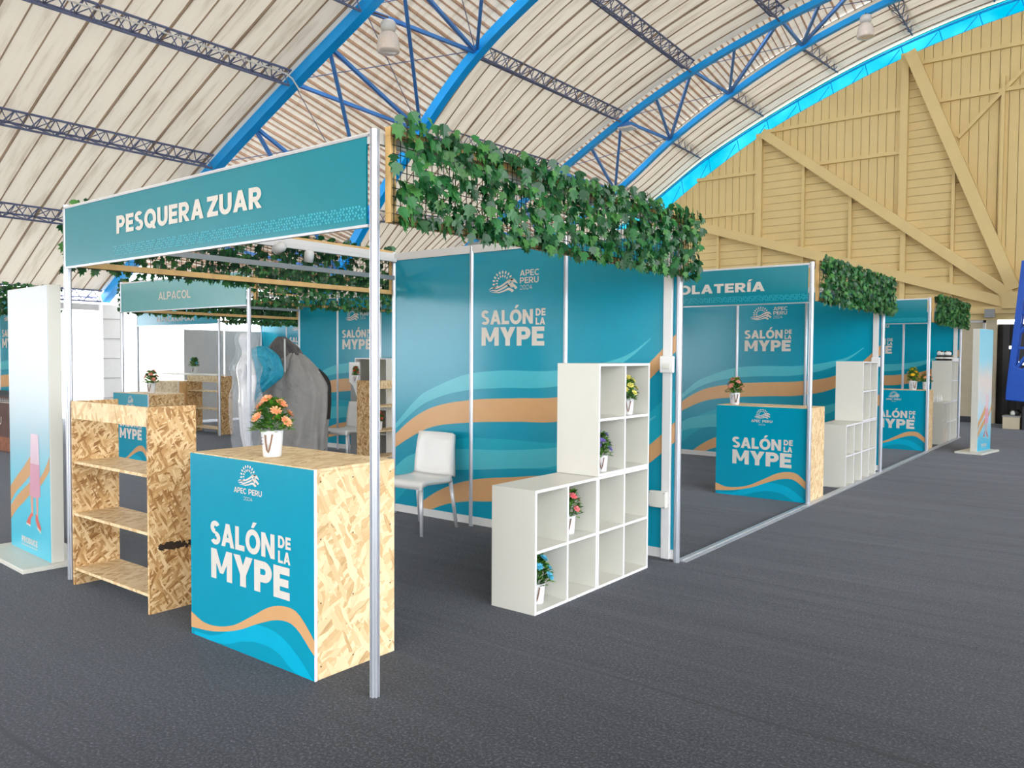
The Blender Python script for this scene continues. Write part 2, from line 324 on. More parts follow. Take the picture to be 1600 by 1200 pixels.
# ------------------------------------------------------------------ lettering: heavy geometric capitals built from strokes
def glyph(ch, t):
    """list of convex polygons on cap height 1, and the advance width"""
    P = []
    def q(*p): P.append(list(p))
    def bar(x0, x1, z0, z1): q((x0, z0), (x1, z0), (x1, z1), (x0, z1))
    def ring(cx, cz, ax, az, a0, a1, tx=None, tz=None, n=18):
        tx = tx or t; tz = tz or t * 0.88
        for i in range(n):
            u, w = math.radians(a0 + (a1 - a0) * i / n), math.radians(a0 + (a1 - a0) * (i + 1) / n)
            q((cx + ax * math.cos(u), cz + az * math.sin(u)), (cx + ax * math.cos(w), cz + az * math.sin(w)),
              (cx + (ax - tx) * math.cos(w), cz + (az - tz) * math.sin(w)), (cx + (ax - tx) * math.cos(u), cz + (az - tz) * math.sin(u)))
    h = t * 0.86
    acc = None
    if ch in 'ÓÍ': acc = ch; ch = {'Ó': 'O', 'Í': 'I'}[ch]
    if ch == 'A':
        w = 0.95; q((0, 0), (t * 1.05, 0), (w / 2 + t * .45, 1), (w / 2 - t * .5, 1)); q((w, 0), (w - t * 1.05, 0), (w / 2 - t * .45, 1), (w / 2 + t * .5, 1)); bar(.24, w - .24, .2, .2 + h * .85)
    elif ch == 'C': w = 0.86; ring(.5, .5, .5, .52, 48, 312)
    elif ch == 'D': w = 0.88; bar(0, t, 0, 1); bar(t * .5, .38, 0, h); bar(t * .5, .38, 1 - h, 1); ring(.38, .5, .5, .5, -90, 90, tz=h)
    elif ch == 'E': w = 0.70; bar(0, t, 0, 1); bar(0, w, 0, h); bar(0, w, 1 - h, 1); bar(0, w - .05, .5 - h / 2, .5 + h / 2)
    elif ch == 'H': w = 0.85; bar(0, t, 0, 1); bar(w - t, w, 0, 1); bar(0, w, .5 - h / 2, .5 + h / 2)
    elif ch == 'I': w = t; bar(0, t, 0, 1)
    elif ch == 'K': w = 0.88; bar(0, t, 0, 1); q((t * .9, .3), (w - t * 1.2, 1), (w - .02, 1), (t * .9, .62 - t * .2)); q((.28, .62), (.48, .7), (w, 0), (w - t * 1.25, 0))
    elif ch == 'L': w = 0.66; bar(0, t, 0, 1); bar(0, w, 0, h)
    elif ch == 'M':
        w = 1.06; bar(0, t * .95, 0, 1); bar(w - t * .95, w, 0, 1); q((0, 1), (t, 1), (w / 2 + t * .3, .22), (w / 2 - t * .3, .22)); q((w, 1), (w - t, 1), (w / 2 - t * .3, .22), (w / 2 + t * .3, .22))
    elif ch == 'N': w = 0.88; bar(0, t, 0, 1); bar(w - t, w, 0, 1); q((0, 1), (t * .95, 1), (w, 0), (w - t * .95, 0))
    elif ch == 'O': w = 1.02; ring(.51, .5, .51, .52, 0, 360, n=32)
    elif ch == 'P': w = 0.80; bar(0, t, 0, 1); zc = .665; bar(t * .5, .44, 1 - h, 1); bar(t * .5, .44, .33, .33 + h); ring(.44, zc, .36, .335, -90, 90, tz=h)
    elif ch == 'Q': w = 1.02; ring(.51, .5, .51, .52, 0, 360, n=32); q((.5, .3), (.68, .38), (1.0, -.06), (.74, -.06))
    elif ch == 'R': w = 0.84; bar(0, t, 0, 1); bar(t * .5, .44, 1 - h, 1); bar(t * .5, .44, .33, .33 + h); ring(.44, .665, .36, .335, -90, 90, tz=h); q((.3, .36), (.54, .36), (w, 0), (w - t * 1.15, 0))
    elif ch == 'S':
        w = 0.76; ring(.38, .735, .36, .285, 30, 270, tz=h * .92); ring(.38, .275, .38, .295, -210 + 60, 90, tz=h * .92)
    elif ch == 'T': w = 0.78; bar(0, w, 1 - h, 1); bar(w / 2 - t / 2, w / 2 + t / 2, 0, 1)
    elif ch == 'U': w = 0.86; bar(0, t, .4, 1); bar(w - t, w, .4, 1); ring(.43, .41, .43, .43, 180, 360)
    elif ch == 'Y': w = 0.92; bar(w / 2 - t / 2, w / 2 + t / 2, 0, .45); q((0, 1), (t * 1.15, 1), (w / 2 + t / 2, .38), (w / 2 - t / 2, .38)); q((w, 1), (w - t * 1.15, 1), (w / 2 - t / 2, .38), (w / 2 + t / 2, .38))
    elif ch == 'Z': w = 0.78; bar(0, w, 0, h); bar(0, w, 1 - h, 1); q((0, h * .8), (t * 1.25, h * .8), (w, 1 - h * .8), (w - t * 1.25, 1 - h * .8))
    elif ch == '2': w = 0.66; ring(.32, .68, .33, .33, -20, 170); q((0, t * .7), (t * 1.3, t * .7), (.65, .62), (.62 - t * .7, .52)); bar(0, w, 0, h)
    elif ch == '0': w = 0.74; ring(.37, .5, .37, .52, 0, 360, n=28)
    elif ch == '4': w = 0.76; bar(.48, .48 + t, 0, .7); bar(0, w, .22, .22 + h); q((0, .22), (t * 1.2, .22 + h * .5), (.48 + t * .3, 1), (.48 - t * .8, 1))
    else: w = 0.34
    if acc:
        c = w / 2; q((c - .12, 1.08), (c + .06, 1.08), (c + .28, 1.32), (c + .02, 1.32))
    return P, w

def text_polys(s, t=0.25, gap=0.10):
    x = 0; out = []
    for ch in s:
        P, w = glyph(ch, t)
        out += [[(a + x, b) for a, b in p] for p in P]; x += w + gap
    return out, x - gap

def put_text(mb, s, x0, x1, z0, z1, pl, m, t=0.25, gap=0.10, off=0.002):
    """fits capitals of string s into x0..x1, z0..z1 (cap height) on the plane function pl(x, z, off)"""
    P, w = text_polys(s, t, gap)
    for i, p in enumerate(P): mb.face([pl(x0 + a / w * (x1 - x0), z0 + b * (z1 - z0), off + (i % 9) * 6e-5) for a, b in p], m)

def put_salon(mb, x0, x1, zt, pl, m='letter', off=0.002):
    W = x1 - x0; k = lambda u: x0 + u * W; z = lambda u: zt - u * W
    put_text(mb, 'SALÓN', k(0), k(.815), z(.176), z(0), pl, m, .27, .07, off)
    put_text(mb, 'DE', k(.855), k(1.0), z(.083), z(-.004), pl, m, .26, .12, off); put_text(mb, 'LA', k(.855), k(.995), z(.19), z(.104), pl, m, .26, .08, off)
    put_text(mb, 'MYPE', k(.008), k(.985), z(.442), z(.212), pl, m, .28, .07, off)

def put_emblem(mb, x0, x1, z0, z1, pl, m='letter', off=0.002):
    """half sun of little petals over three flowing ribbons"""
    def P(u, v): return pl(x0 + u * (x1 - x0), z0 + v * (z1 - z0), off)
    asp = (x1 - x0) / (z1 - z0)
    cx, cy = .49, .46
    for ring_, (r, l, wd, n0) in enumerate(((.17, .085, .026, 11), (.275, .10, .03, 13))):
        for i in range(n0):
            a = math.radians(-22 + 226 * (i + (.0 if ring_ == 0 else 0)) / (n0 - 1)); ca, sa = math.cos(a), math.sin(a)
            q = []
            for j in range(8):
                b = 2 * PI * j / 8; rr = r + l / 2 + l / 2 * math.cos(b); ss = wd * math.sin(b) * (1 if ring_ else .9)
                q.append(P(cx + rr * ca - ss * sa, cy + (rr * sa + ss * ca) * asp * .92))
            mb.face(q, m)
    for up, lo in (
        ([(.0, .16), (.10, .28), (.28, .27), (.50, .42), (.70, .62), (.88, .64), (1.0, .42)], [(.0, .14), (.10, .22), (.28, .20), (.50, .32), (.70, .50), (.86, .48), (1.0, .40)]),
        ([(.02, .10), (.14, .15), (.30, .14), (.52, .28), (.72, .42), (.88, .38), (1.0, .20)], [(.02, .08), (.14, .09), (.30, .06), (.52, .18), (.72, .30), (.86, .24), (.93, .12)]),
        ([(.08, .03), (.22, .04), (.36, .04), (.54, .12), (.70, .22), (.84, .12), (.88, .06)], [(.08, .02), (.22, .0), (.36, -.02), (.54, .04), (.68, .10), (.78, .03), (.80, -.02)])):
        U_ = curve(up, 4); L_ = curve(lo, 4)
        for i in range(len(U_) - 1): mb.face([P(*L_[i]), P(*L_[i + 1]), P(*U_[i + 1]), P(*U_[i])], m)

def put_band(mb, up, lo, xa, xb, za, zb, pl, m, off):
    fu, u0, u1 = fx(up); fl, l0, l1 = fx(lo); a = max(xa, min(u0, l0)); b = min(xb, max(u1, l1))
    if b - a < .01: return
    n = max(2, int((b - a) / .035)); cl = lambda z: min(max(z, za), zb)
    for i in range(n):
        x, y = a + (b - a) * i / n, a + (b - a) * (i + 1) / n
        p = [(x, cl(fl(x))), (y, cl(fl(y))), (y, cl(max(fu(y), fl(y)))), (x, cl(max(fu(x), fl(x))))]
        if max(p[2][1] - p[1][1], p[3][1] - p[0][1]) < 1e-4: continue
        mb.face([pl(u, v, off) for u, v in p], m)

# wave artwork of a 3 m back wall (x from -3 to 0)
WALL_ART = [
    ('teal_mid', [(-2.97, .30), (-2.6, .62), (-2.2, .76), (-1.7, .80), (-1.0, .82), (-.4, .98), (0, 1.3)], [(-2.97, .10), (-2.6, .40), (-2.2, .50), (-1.7, .56), (-1.0, .60), (-.4, .74), (0, 1.0)], .0008),
    ('teal_light', [(-3.0, .82), (-2.63, 1.14), (-2.38, 1.25), (-2.06, 1.35), (-1.7, 1.39), (-1.1, 1.40), (-.59, 1.48), (-.39, 1.55), (-.23, 1.66)], [(-3.0, .78), (-2.63, 1.04), (-2.38, 1.14), (-2.05, 1.21), (-1.7, 1.24), (-1.1, 1.27), (-.6, 1.40), (-.39, 1.52), (-.23, 1.65)], .0012),
    ('orange', [(-3.0, .73), (-2.75, .91), (-2.5, 1.03), (-2.05, 1.12), (-1.49, 1.16), (-1.1, 1.18), (-.6, 1.27), (-.28, 1.44), (0, 1.71)], [(-3.0, .61), (-2.78, .73), (-2.5, .85), (-2.05, .92), (-1.49, .96), (-1.1, .98), (-.6, 1.10), (-.28, 1.31), (0, 1.58)], .0016),
    ('teal_light', [(-2.98, .43), (-2.79, .56), (-2.5, .63), (-2.22, .67), (-1.6, .71), (-1.09, .77), (-.5, .92), (-.18, 1.08)], [(-2.98, .30), (-2.79, .40), (-2.5, .45), (-2.22, .48), (-1.6, .55), (-1.08, .62), (-.5, .84), (-.18, 1.07)], .0012),
    ('orange', [(-2.75, .03), (-2.57, .17), (-2.36, .29), (-2.05, .40), (-1.42, .50), (-.8, .60), (-.28, .82), (0, 1.06)], [(-2.6, .03), (-2.36, .14), (-2.08, .21), (-1.75, .25), (-.8, .42), (-.27, .69), (0, .91)], .0016),
]
COUNTER_ART = [  # x from 0 (front edge at one end) to 1.06
    ('cyan_print', [(.03, .02), (.20, .03), (.34, .08), (.48, .145), (.64, .175), (.80, .16), (.94, .09), (1.05, .0)], [(.03, .0), (.20, .0), (.34, .015), (.48, .06), (.64, .085), (.78, .07), (.90, .01), (1.05, .0)], .0012),
    ('orange', [(.0, .12), (.13, .085), (.38, .12), (.57, .21), (.72, .285), (.84, .31), (.93, .30), (1.0, .25), (1.06, .19)], [(.0, .035), (.21, .055), (.44, .11), (.63, .185), (.78, .232), (.89, .235), (.96, .20), (1.02, .15), (1.06, .12)], .0016),
]

# ------------------------------------------------------------------ setting: floor, ground outside
fl = MB(); fl.face([(-17, -9.5, 0), (20, -9.5, 0), (20, 19.4, 0), (-17, 19.4, 0)], 'carpet'); struct(fl.build('floor'))
gr = MB(); gr.face([(-70, -70, -.03), (70, -70, -.03), (70, 70, -.03), (-70, 70, -.03)], 'concrete'); struct(gr.build('ground'))

# ------------------------------------------------------------------ arched roof, trusses, purlins
XC = 1.5
ARC = {
    'A': [(-16.05, 2.68), (-13.7, 3.98), (-11.5, 5.08), (-9.10, 6.18), (-7.25, 6.98), (-5.54, 7.78), (-3.62, 8.6), (-1.8, 9.22), (0, 9.62), (1.5, 9.75)],
    'B': [(-12.4, 2.45), (-11.5, 3.3), (-10.5, 4.42), (-8.93, 6.02), (-7.45, 7.25), (-5.54, 8.25), (-3.62, 8.95), (-1.8, 9.42), (0, 9.7), (1.5, 9.8)],
    'C': [(-16.0, 2.7), (-13.7, 3.75), (-11.5, 4.92), (-9.15, 6.17), (-7.3, 7.16), (-5.48, 7.96), (-3.47, 8.6), (-1.8, 8.98), (0, 9.35), (1.5, 9.5)],
    'D': [(-16.0, 2.7), (-13.7, 3.75), (-11.4, 4.8), (-8.9, 6.05), (-7.22, 7.2), (-5.6, 8.09), (-3.8, 8.88), (-1.85, 9.46), (0, 9.78), (1.5, 9.9)],
    'G': [(-16.0, 2.7), (-13.7, 3.75), (-11.4, 4.85), (-9.0, 6.15), (-7.33, 7.19), (-5.51, 8.06), (-3.58, 8.83), (-1.84, 9.36), (-.12, 9.72), (1.5, 9.9)],
}
YA = dict(A=6.45, B=9.49, C=14.72, D=17.17, G=19.3)
NS = 6
def full_arc(k):
    p = ARC[k]; return p + [(2 * XC - x, z) for x, z in p[:-1]][::-1]
ARCS = {k: curve(full_arc(k), NS) for k in ARC}
def frame(k, i):
    a = ARCS[k]; p = a[i]; t = a[min(i + 1, len(a) - 1)] - a[max(i - 1, 0)]; t = t / np.hypot(*t); return p, t, np.array([-t[1], t[0]])

def roof_bay(name, kp, yp, zp, kq, yq, zq, ribs_along_arch):
    mb = MB(); P, Q = ARCS[kp], ARCS[kq]
    if yp < 0: P = Q = [p for p in P if p[0] < 9.5]
    rng = random.Random(ord(kp) * 31 + ord(kq))
    L = abs(yq - yp)
    if ribs_along_arch:
        rows = [(0, 0, 0)]; y = .3; k = 0
        while y < L - .15:
            d, w = (.04, .017) if k % 3 == 0 else (.025, .009)
            rows += [((y - w) / L, 0, 0), ((y - w * .55) / L, -d, 1), ((y + w * .55) / L, -d, 1), ((y + w) / L, 0, 1)]
            y += .36 + rng.uniform(-.03, .03); k += 1
        rows.append((1, 0, 0)); n = len(P); pts = []
        for v, dz, _ in rows:
            for i in range(n): pts.append((P[i][0] * (1 - v) + Q[i][0] * v, yp + (yq - yp) * v, (P[i][1] + zp) * (1 - v) + (Q[i][1] + zq) * v + dz))
        g = [[], []]
        for r in range(len(rows) - 1):
            for i in range(n - 1): g[1 if rows[r + 1][2] else 0].append((r * n + i, r * n + i + 1, (r + 1) * n + i + 1, (r + 1) * n + i))
    else:
        n0 = len(P); cum = np.concatenate([[0], np.cumsum([np.hypot(*(P[i + 1] - P[i])) for i in range(n0 - 1)])])
        def at(A, s):
            i = min(int(np.searchsorted(cum, s, side='right')) - 1, n0 - 2); t = (s - cum[i]) / (cum[i + 1] - cum[i]); return A[i] * (1 - t) + A[i + 1] * t
        cols = [(0, 0, 0)]; s = .2; k = 0
        while s < cum[-1] - .15:
            d, w = (.05, .016) if k % 2 == 0 else (.03, .009)
            cols += [(s - w, 0, 0), (s - w * .5, -d, 1), (s + w * .5, -d, 1), (s + w, 0, 1)]; s += .15; k += 1
        cols.append((cum[-1], 0, 0)); pts = []; n = len(cols); VN = 5
        for r in range(VN):
            v = r / (VN - 1)
            for s, dz, _ in cols:
                a, b = at(P, s), at(Q, s); pts.append((a[0] * (1 - v) + b[0] * v, yp + (yq - yp) * v, (a[1] + zp) * (1 - v) + (b[1] + zq) * v + dz))
        g = [[], []]
        for r in range(VN - 1):
            for i in range(n - 1): g[1 if cols[i + 1][2] else 0].append((r * n + i, r * n + i + 1, (r + 1) * n + i + 1, (r + 1) * n + i))
    k0 = len(mb.v); mb.v += pts
    for gi, m in ((0, 'roof'), (1, 'seam' if ribs_along_arch else 'seam_strip')):
        for f in g[gi]: mb.f.append(tuple(j + k0 for j in f)); mb.m.append(mb.mi(m))
    return struct(mb.build(name))
roof_bay('ceiling', 'A', -9.0, .27, 'A', YA['A'], .27, True)
roof_bay('ceiling', 'A', YA['A'] - .1, 1.0, 'B', YA['B'] + .05, .30, False)
roof_bay('ceiling', 'B', YA['B'], .27, 'C', YA['C'], .27, True)
roof_bay('ceiling', 'C', YA['C'] - .1, .75, 'D', YA['D'] + .05, .30, False)
roof_bay('ceiling', 'D', YA['D'], .27, 'G', 19.5, .06, True)

def P3(k, u, dn=0.0):
    """point on chord k at station u (may be fractional), offset dn along the outward normal"""
    i = int(round(u * NS)); p, t, n = frame(k, i); q = p + n * dn; return Vector((q[0], YA[k], q[1]))

def truss(ka, kb, label):
    root = thing('roof_truss', label, 'roof truss', (XC, (YA[ka] + YA[kb]) / 2, 0))
    off = Vector((-root.location.x, -root.location.y, 0))
    hw, hh = (.085, .19) if ka == 'A' else (.065, .13)
    for k in (ka, kb):
        mb = MB(); rows = []
        for i in range(len(ARCS[k])):
            p, t, n = frame(k, i); r = []
            for a, b in ((-hw, 0), (hw, 0), (hw, hh), (-hw, hh)): r.append((p[0] + n[0] * b + off.x, YA[k] + a + off.y, p[1] + n[1] * b))
            rows.append(r)
        mb.rings(rows, 'truss'); mb.build('chord', root)
    for i in range(1, 10):
        segs = [(P3(ka, i, .1), P3(kb, i, .1)), (P3(ka, i + .5, .1), P3(kb, i, .1)), (P3(ka, i + .5, .1), P3(kb, i - 1, .1))]
        if ka == 'C': segs[2] = (P3(ka, i + 1, .1), P3(kb, i, .1))
        for a, b in segs: MB().beam(a + off, b + off, .06, .06, 'strut').build('strut', root)
        for a, b in ((P3(ka, i, .16), P3(kb, i + 1, .16)), (P3(ka, i, .16), P3(kb, i - 1, .16))):
            MB().tube([a + off, b + off], .009, 4, 'purlin').build('tie_rod', root)
    return root
truss('A', 'B', 'blue arched truss of two broad chords above the PESQUERA ZUAR stand')
truss('C', 'D', 'blue arched truss of two slimmer chords nearest the yellow gable')

def purlin(ka, ya, kb, yb, i, label, dz=0.0):
    pa, ta, na = frame(ka, i * NS); pb, tb, nb = frame(kb, i * NS)
    def pt(v, s, d):
        p = pa * (1 - v) + pb * v; t = ta * (1 - v) + tb * v; n = na * (1 - v) + nb * v; q = p + t * s + n * (d + .02); return (q[0], ya + (yb - ya) * v, q[1])
    o = thing('roof_purlin', label, 'purlin'); L = abs(yb - ya)
    for s, d in ((-.15, .20), (.15, .20), (0, 0)): MB().tube([pt(0, s, d), pt(1, s, d)], .02, 6, 'purlin').build('chord_rod', o)
    n = max(4, int(L / .2)); mb = MB()
    for s in (-.15, .15):
        path = []
        for k in range(n + 1): path.append(pt(k / n, s if k % 2 else 0, .20 if k % 2 else 0))
        for a, b in zip(path, path[1:]): mb.tube([a, b], .011, 4, 'purlin', caps=False)
    for a, b in zip(*[[pt(k / n, s, .20) for k in range(n + 1)] for s in (-.15, .15)]): mb.tube([a, b], .010, 4, 'purlin', caps=False)
    for k in range(n): mb.tube([pt(k / n, -.15 if k % 2 else .15, .20), pt((k + 1) / n, .15 if k % 2 else -.15, .20)], .009, 4, 'purlin', caps=False)
    mb.build('lacing', o); return o
ORD = ['along the eave', 'first above the eave', 'second above the eave', 'third above the eave', 'fourth above the eave', 'fifth above the eave', 'sixth above the eave', 'seventh above the eave', 'eighth above the eave']
for i in range(0, 6): purlin('A', -1.0, 'A', YA['A'] - .1, i, 'grey lattice purlin %s, in the roof bay over the poster totem' % ORD[i])
for i in range(2, 8): purlin('B', YA['B'] + .1, 'C', YA['C'] - .1, i, 'grey lattice purlin %s, between the two blue trusses' % ORD[i])
for i in range(2, 9): purlin('D', YA['D'] + .1, 'G', 19.2, i, 'short lattice purlin %s, between blue truss and yellow gable' % ORD[i])

# thin white conduit running along one near purlin and over the chord
pa, ta, na = frame('A', 3 * NS)
mb = MB(); mb.tube([(pa[0] + .1, y, pa[1] + .16) for y in (1.0, 3.5, 6.2)] + [(pa[0] + .12, 6.32, pa[1] + .1), (pa[0] + .1, 6.5, pa[1] - .06)], .014, 6, 'white_metal')
tag(mb.build('conduit'), 'thin white conduit along the lattice purlin, bending over the broad blue chord', 'conduit')

# ------------------------------------------------------------------ yellow gable wall
GY = 19.3
xs = [p[0] for p in ARC['G']]; GT = fx([tuple(p) for p in ARC['G']])[0]
GBp = [(-12.0, 4.05), (-10.2, 5.0), (-8.6, 5.82), (-7.4, 6.58), (-5.58, 7.6), (-3.6, 8.4), (-1.99, 8.93), (-.6, 9.25), (.45, 9.42), (1.5, 9.55)]
GB = fx(GBp)[0]
GBZ = lambda x: GB(x) if x <= 1.5 else GB(3.0 - x)
wall = MB()
wx = np.linspace(-16, 19, 71); bk = []
for a, b in zip(wx[:-1], wx[1:]):
    zt = lambda v: GBZ(v) if -10.2 < v < 13.2 else (GT(v) if v < 1.5 else GT(3 - v)) + .06; za, zb = zt(a), zt(b)
    wall.face([(a, GY + .06, 2.48), (b, GY + .06, 2.48), (b, GY + .06, max(zb, 2.5)), (a, GY + .06, max(za, 2.5))], 'gable')
def board(poly, m='gable', y0=GY, y1=GY + .03):
    n = len(poly); p = [(x, y0, z) for x, z in poly] + [(x, y1, z) for x, z in poly]
    wall.mesh(p, [tuple(range(n)), tuple(range(2 * n - 1, n - 1, -1))] + [(i, n + i, n + (i + 1) % n, (i + 1) % n) for i in range(n)], m)
lin = lambda x0, z0, x1, z1: (lambda x: z0 + (z1 - z0) * (x - x0) / (x1 - x0))
D1 = lin(-8.5, 5.72, .45, 2.80); D2 = lin(-5.6, 7.62, .45, 2.95); D3 = lin(-1.98, 8.95, .45, 3.4)
def vboards(xa, xb, bot):
    x = xa
    while x < xb - .02:
        e = min(x + .2, xb) - .011
        for sgn in (0, 1):
            f = (lambda v: v) if not sgn else (lambda v: 1.3 - v)
            if not (sgn and f(x) > 9): board([(f(x), bot(x)), (f(e), bot(e)), (f(e), GB(min(e, 1.5))), (f(x), GB(min(x, 1.5)))])
        x += .2
def clip(poly, z, keep_above):
    out = []
    for (x0, z0), (x1, z1) in zip(poly, poly[1:] + poly[:1]):
        i0, i1 = (z0 >= z) == keep_above, (z1 >= z) == keep_above
        if i0: out.append((x0, z0))
        if i0 != i1: t = (z - z0) / (z1 - z0); out.append((x0 + (x1 - x0) * t, z))
    return out
def hboards(poly):
    z = 2.7
    while z < 9.2:
        p = clip(clip(poly, z, True), z + .19, False)
        if len(p) >= 3: board(p); board([(1.3 - x, zz) for x, zz in p])
        z += .2
vboards(-8.4, -5.6, D1); vboards(-5.6, -1.98, D2); vboards(-1.98, .65, D3)
hboards([(-12, 2.7), (.65, 2.7), (.65, 2.74), (-8.5, 5.72), (-12, 3.9)]); hboards([(-5.6, 4.78), (.65, 2.74), (.65, 2.80), (-5.6, 7.62)]); hboards([(-1.98, 4.83), (.65, 2.80), (.65, 2.94), (-1.98, 8.95)])
wall.box(-16, -.16, GY, GY + .06, .14, 2.5, 'gable_d'); wall.box(-16, -.16, GY - .01, GY + .06, 0, .14, 'dark')
wall.box(1.06, 19, GY, GY + .06, 0, 2.5, 'gable_d')
struct(wall.build('wall_back'))
trim_n = [0]
def trim(fn, m='gable'):
    trim_n[0] += 1; mb = MB(); fn(mb); return struct(mb.build('trim_%d' % trim_n[0]))
def bm(x0, z0, x1, z1, w, d=.16):
    for s in (0, 1):
        g = (lambda v: v) if not s else (lambda v: 1.3 - v)
        trim(lambda mb: mb.beam((g(x0), GY - d / 2, z0), (g(x1), GY - d / 2, z1), d, w, 'gable', up=(0.001, 0, 1)))
bm(-8.4, 5.6, .35, 2.78, .24, .24); bm(-5.5, 7.6, .35, 2.97, .24, .26); bm(-1.86, 8.95, .42, 3.1, .26, .28)
for x, z0, z1, w in ((-5.62, 4.7, 7.62, .17), (-5.57, 2.7, 4.75, .10), (-1.99, 4.75, 8.98, .18), (-1.95, 2.7, 4.75, .12), (-4.41, 2.7, 6.7, .07), (-3.21, 2.7, 5.8, .07), (-6.78, 2.7, 5.1, .07), (-.87, 2.7, 6.5, .07), (.1, 3.9, 8.0, .07)):
    for s in (0, 1):
        g = x if not s else 1.3 - x
        trim(lambda mb: mb.box(g - w / 2, g + w / 2, GY - .12, GY + .02, z0, z1, 'gable'))
for x0, x1, z in ((-5.5, -2.08, 7.66), (-4.0, -2.08, 6.6), (-7.45, -5.7, 6.6), (-8.1, -5.7, 5.53), (-1.75, .65, 8.69), (-1.25, .65, 7.7)):
    for s in (0, 1):
        a, b = (x0, x1) if not s else (1.3 - x1, 1.3 - x0)
        trim(lambda mb: mb.box(a, b, GY - .08, GY + .02, z - .045, z + .045, 'gable'))
bm(-.8, 6.75, .65, 8.25, .08, .1)
trim(lambda mb: mb.box(-16, 17, GY - .2, GY, 2.56, 2.72, 'gable')); trim(lambda mb: mb.box(-16, 17, GY - .1, GY + .02, 2.42, 2.56, 'gable'))
trim(lambda mb: mb.prism([(.2, GY - .3), (1.1, GY - .3), (1.1, GY), (.2, GY)], 2.66, 3.05, 'gable'))
trim(lambda mb: mb.box(-.19, -.14, GY - .05, GY + .05, .0, 2.44, 'white_metal')); trim(lambda mb: mb.box(-1.6, -.14, GY - .05, GY + .05, 2.36, 2.42, 'white_metal'))
trim(lambda mb: mb.box(-.12, .10, GY - .12, GY + .06, 0, 2.42, 'gable_d'))
# cyan clerestory between wall and roof
cy = MB(); fr = MB(); cx = np.linspace(-10.2, 13.2, 60)
T2 = lambda x: GT(x) if x <= 1.5 else GT(3 - x)
for a, b in zip(cx[:-1], cx[1:]): cy.face([(a, GY + .12, GBZ(a) - .05), (b, GY + .12, GBZ(b) - .05), (b, GY + .12, T2(b) + .05), (a, GY + .12, T2(a) + .05)], 'glazing')
wroot = cy.build('window_1'); struct(wroot)
for zf in (lambda x: GBZ(x), lambda x: T2(x) - .06): fr.tube([(x, GY + .05, zf(x)) for x in cx], .028, 5, 'truss')
k = 0
for x in np.arange(-9.6, 12.6, .42):
    fr.tube([(x, GY + .06, GBZ(x)), (x + (.3 if k % 2 else -.1), GY + .06, T2(x) - .04)], .011, 4, 'truss'); k += 1
struct(fr.build('window_frame', wroot))
# doorway hung with a torn black sheet
sh = MB(); holes = {(4, 24), (7, 19), (8, 19), (12, 14), (5, 9), (14, 26)}
for i in range(16):
    for j in range(32):
        if (i, j) in holes: continue
        x0, x1 = .1 + .96 * i / 16, .1 + .96 * (i + 1) / 16; z0, z1 = 2.32 * j / 32, 2.32 * (j + 1) / 32; yy = lambda x: GY + .02 + .03 * math.sin(x * 22)
        sh.face([(x0, yy(x0), z0), (x1, yy(x1), z0), (x1, yy(x1), z1), (x0, yy(x0), z1)], 'black')
struct(sh.build('door_1', smooth=True))
mb = MB(); mb.box(-.13, .07, GY - .36, GY - .13, 2.46, 2.66, 'grey'); mb.box(-.11, .05, GY - .37, GY - .35, 2.48, 2.64, 'alu_dark')
ub = thing('wall_box', 'small grey box fixed under the yellow gable beam above the pale pillar', 'wall box', (0, 0, 0)); mb.build('case', ub, bevel=.006)

wl = MB(); wl.box(-16.5, -16.35, -2.6, 3.9, 0, 2.6, 'gable_d'); struct(wl.build('unseen_reflection_block'))  # unseen wall stretch added to darken reflections in the far left stand
# open side: tiled column, eave beam
cl = MB(); cl.box(-16.6, -15.9, 6.3, 6.7, 0, 2.62, 'tile')
for z in (.5, .95, 1.4, 1.85, 2.3): cl.box(-16.61, -15.89, 6.29, 6.71, z, z + .012, 'grey')
struct(cl.build('column')); trim(lambda mb: mb.box(-16.3, -16.1, -9, 19.3, 2.5, 2.64, 'white_metal')); trim(lambda mb: mb.box(18.9, 19.1, -9, 19.3, 2.5, 2.64, 'white_metal'))

# unseen front end behind the camera: openings shaped to steer daylight and reflections
fw = MB(); fx_a = [p for p in ARCS['A']]
for p, q in zip(fx_a[:-1], fx_a[1:]):
    if p[0] > 9.0: continue
    lo = 3.6 if q[0] < -9.6 else (0.0 if p[0] < -5.6 else 3.8)
    if max(p[1], q[1]) + .27 > lo: fw.face([(p[0], -9.0, min(lo, p[1] + .26)), (q[0], -9.0, min(lo, q[1] + .26)), (q[0], -9.0, q[1] + .27), (p[0], -9.0, p[1] + .27)], 'gable')
struct(fw.build('unseen_light_wall'))

# ------------------------------------------------------------------ hanging lamps
def bay_lamp(loc, label, hook):
    r = thing('high_bay_lamp', label, 'ceiling lamp', loc)
    MB().lathe([(.05, -.06), (.12, -.04), (.125, .06), (.10, .10), (.02, .11)], (0, 0, .2), 20, 'white_metal').build('ballast', r, smooth=True)
    MB().lathe([(.05, .13), (.10, .12), (.145, .08), (.17, .01), (.183, -.08), (.19, -.17), (.18, -.19), (.10, -.205), (.0, -.21)], (0, 0, 0), 28, 'lampglass', cap=False).build('lamp_shade', r, smooth=True)
    hk = Vector(hook) - Vector(loc)
    MB().tube([(0, 0, .36), hk * .55 + Vector((.03, 0, .15)), hk], .014, 6, 'screw').build('hook', r)
    return r
bay_lamp((-7.05, 6.75, 6.62), 'bell shaped prismatic glass lamp hanging from the broad blue chord', (-7.25, 6.5, 7.05))
bay_lamp((-2.36, 17.0, 8.95), 'white bell lamp hanging high beside the cyan clerestory', (-2.5, 17.1, 9.25))
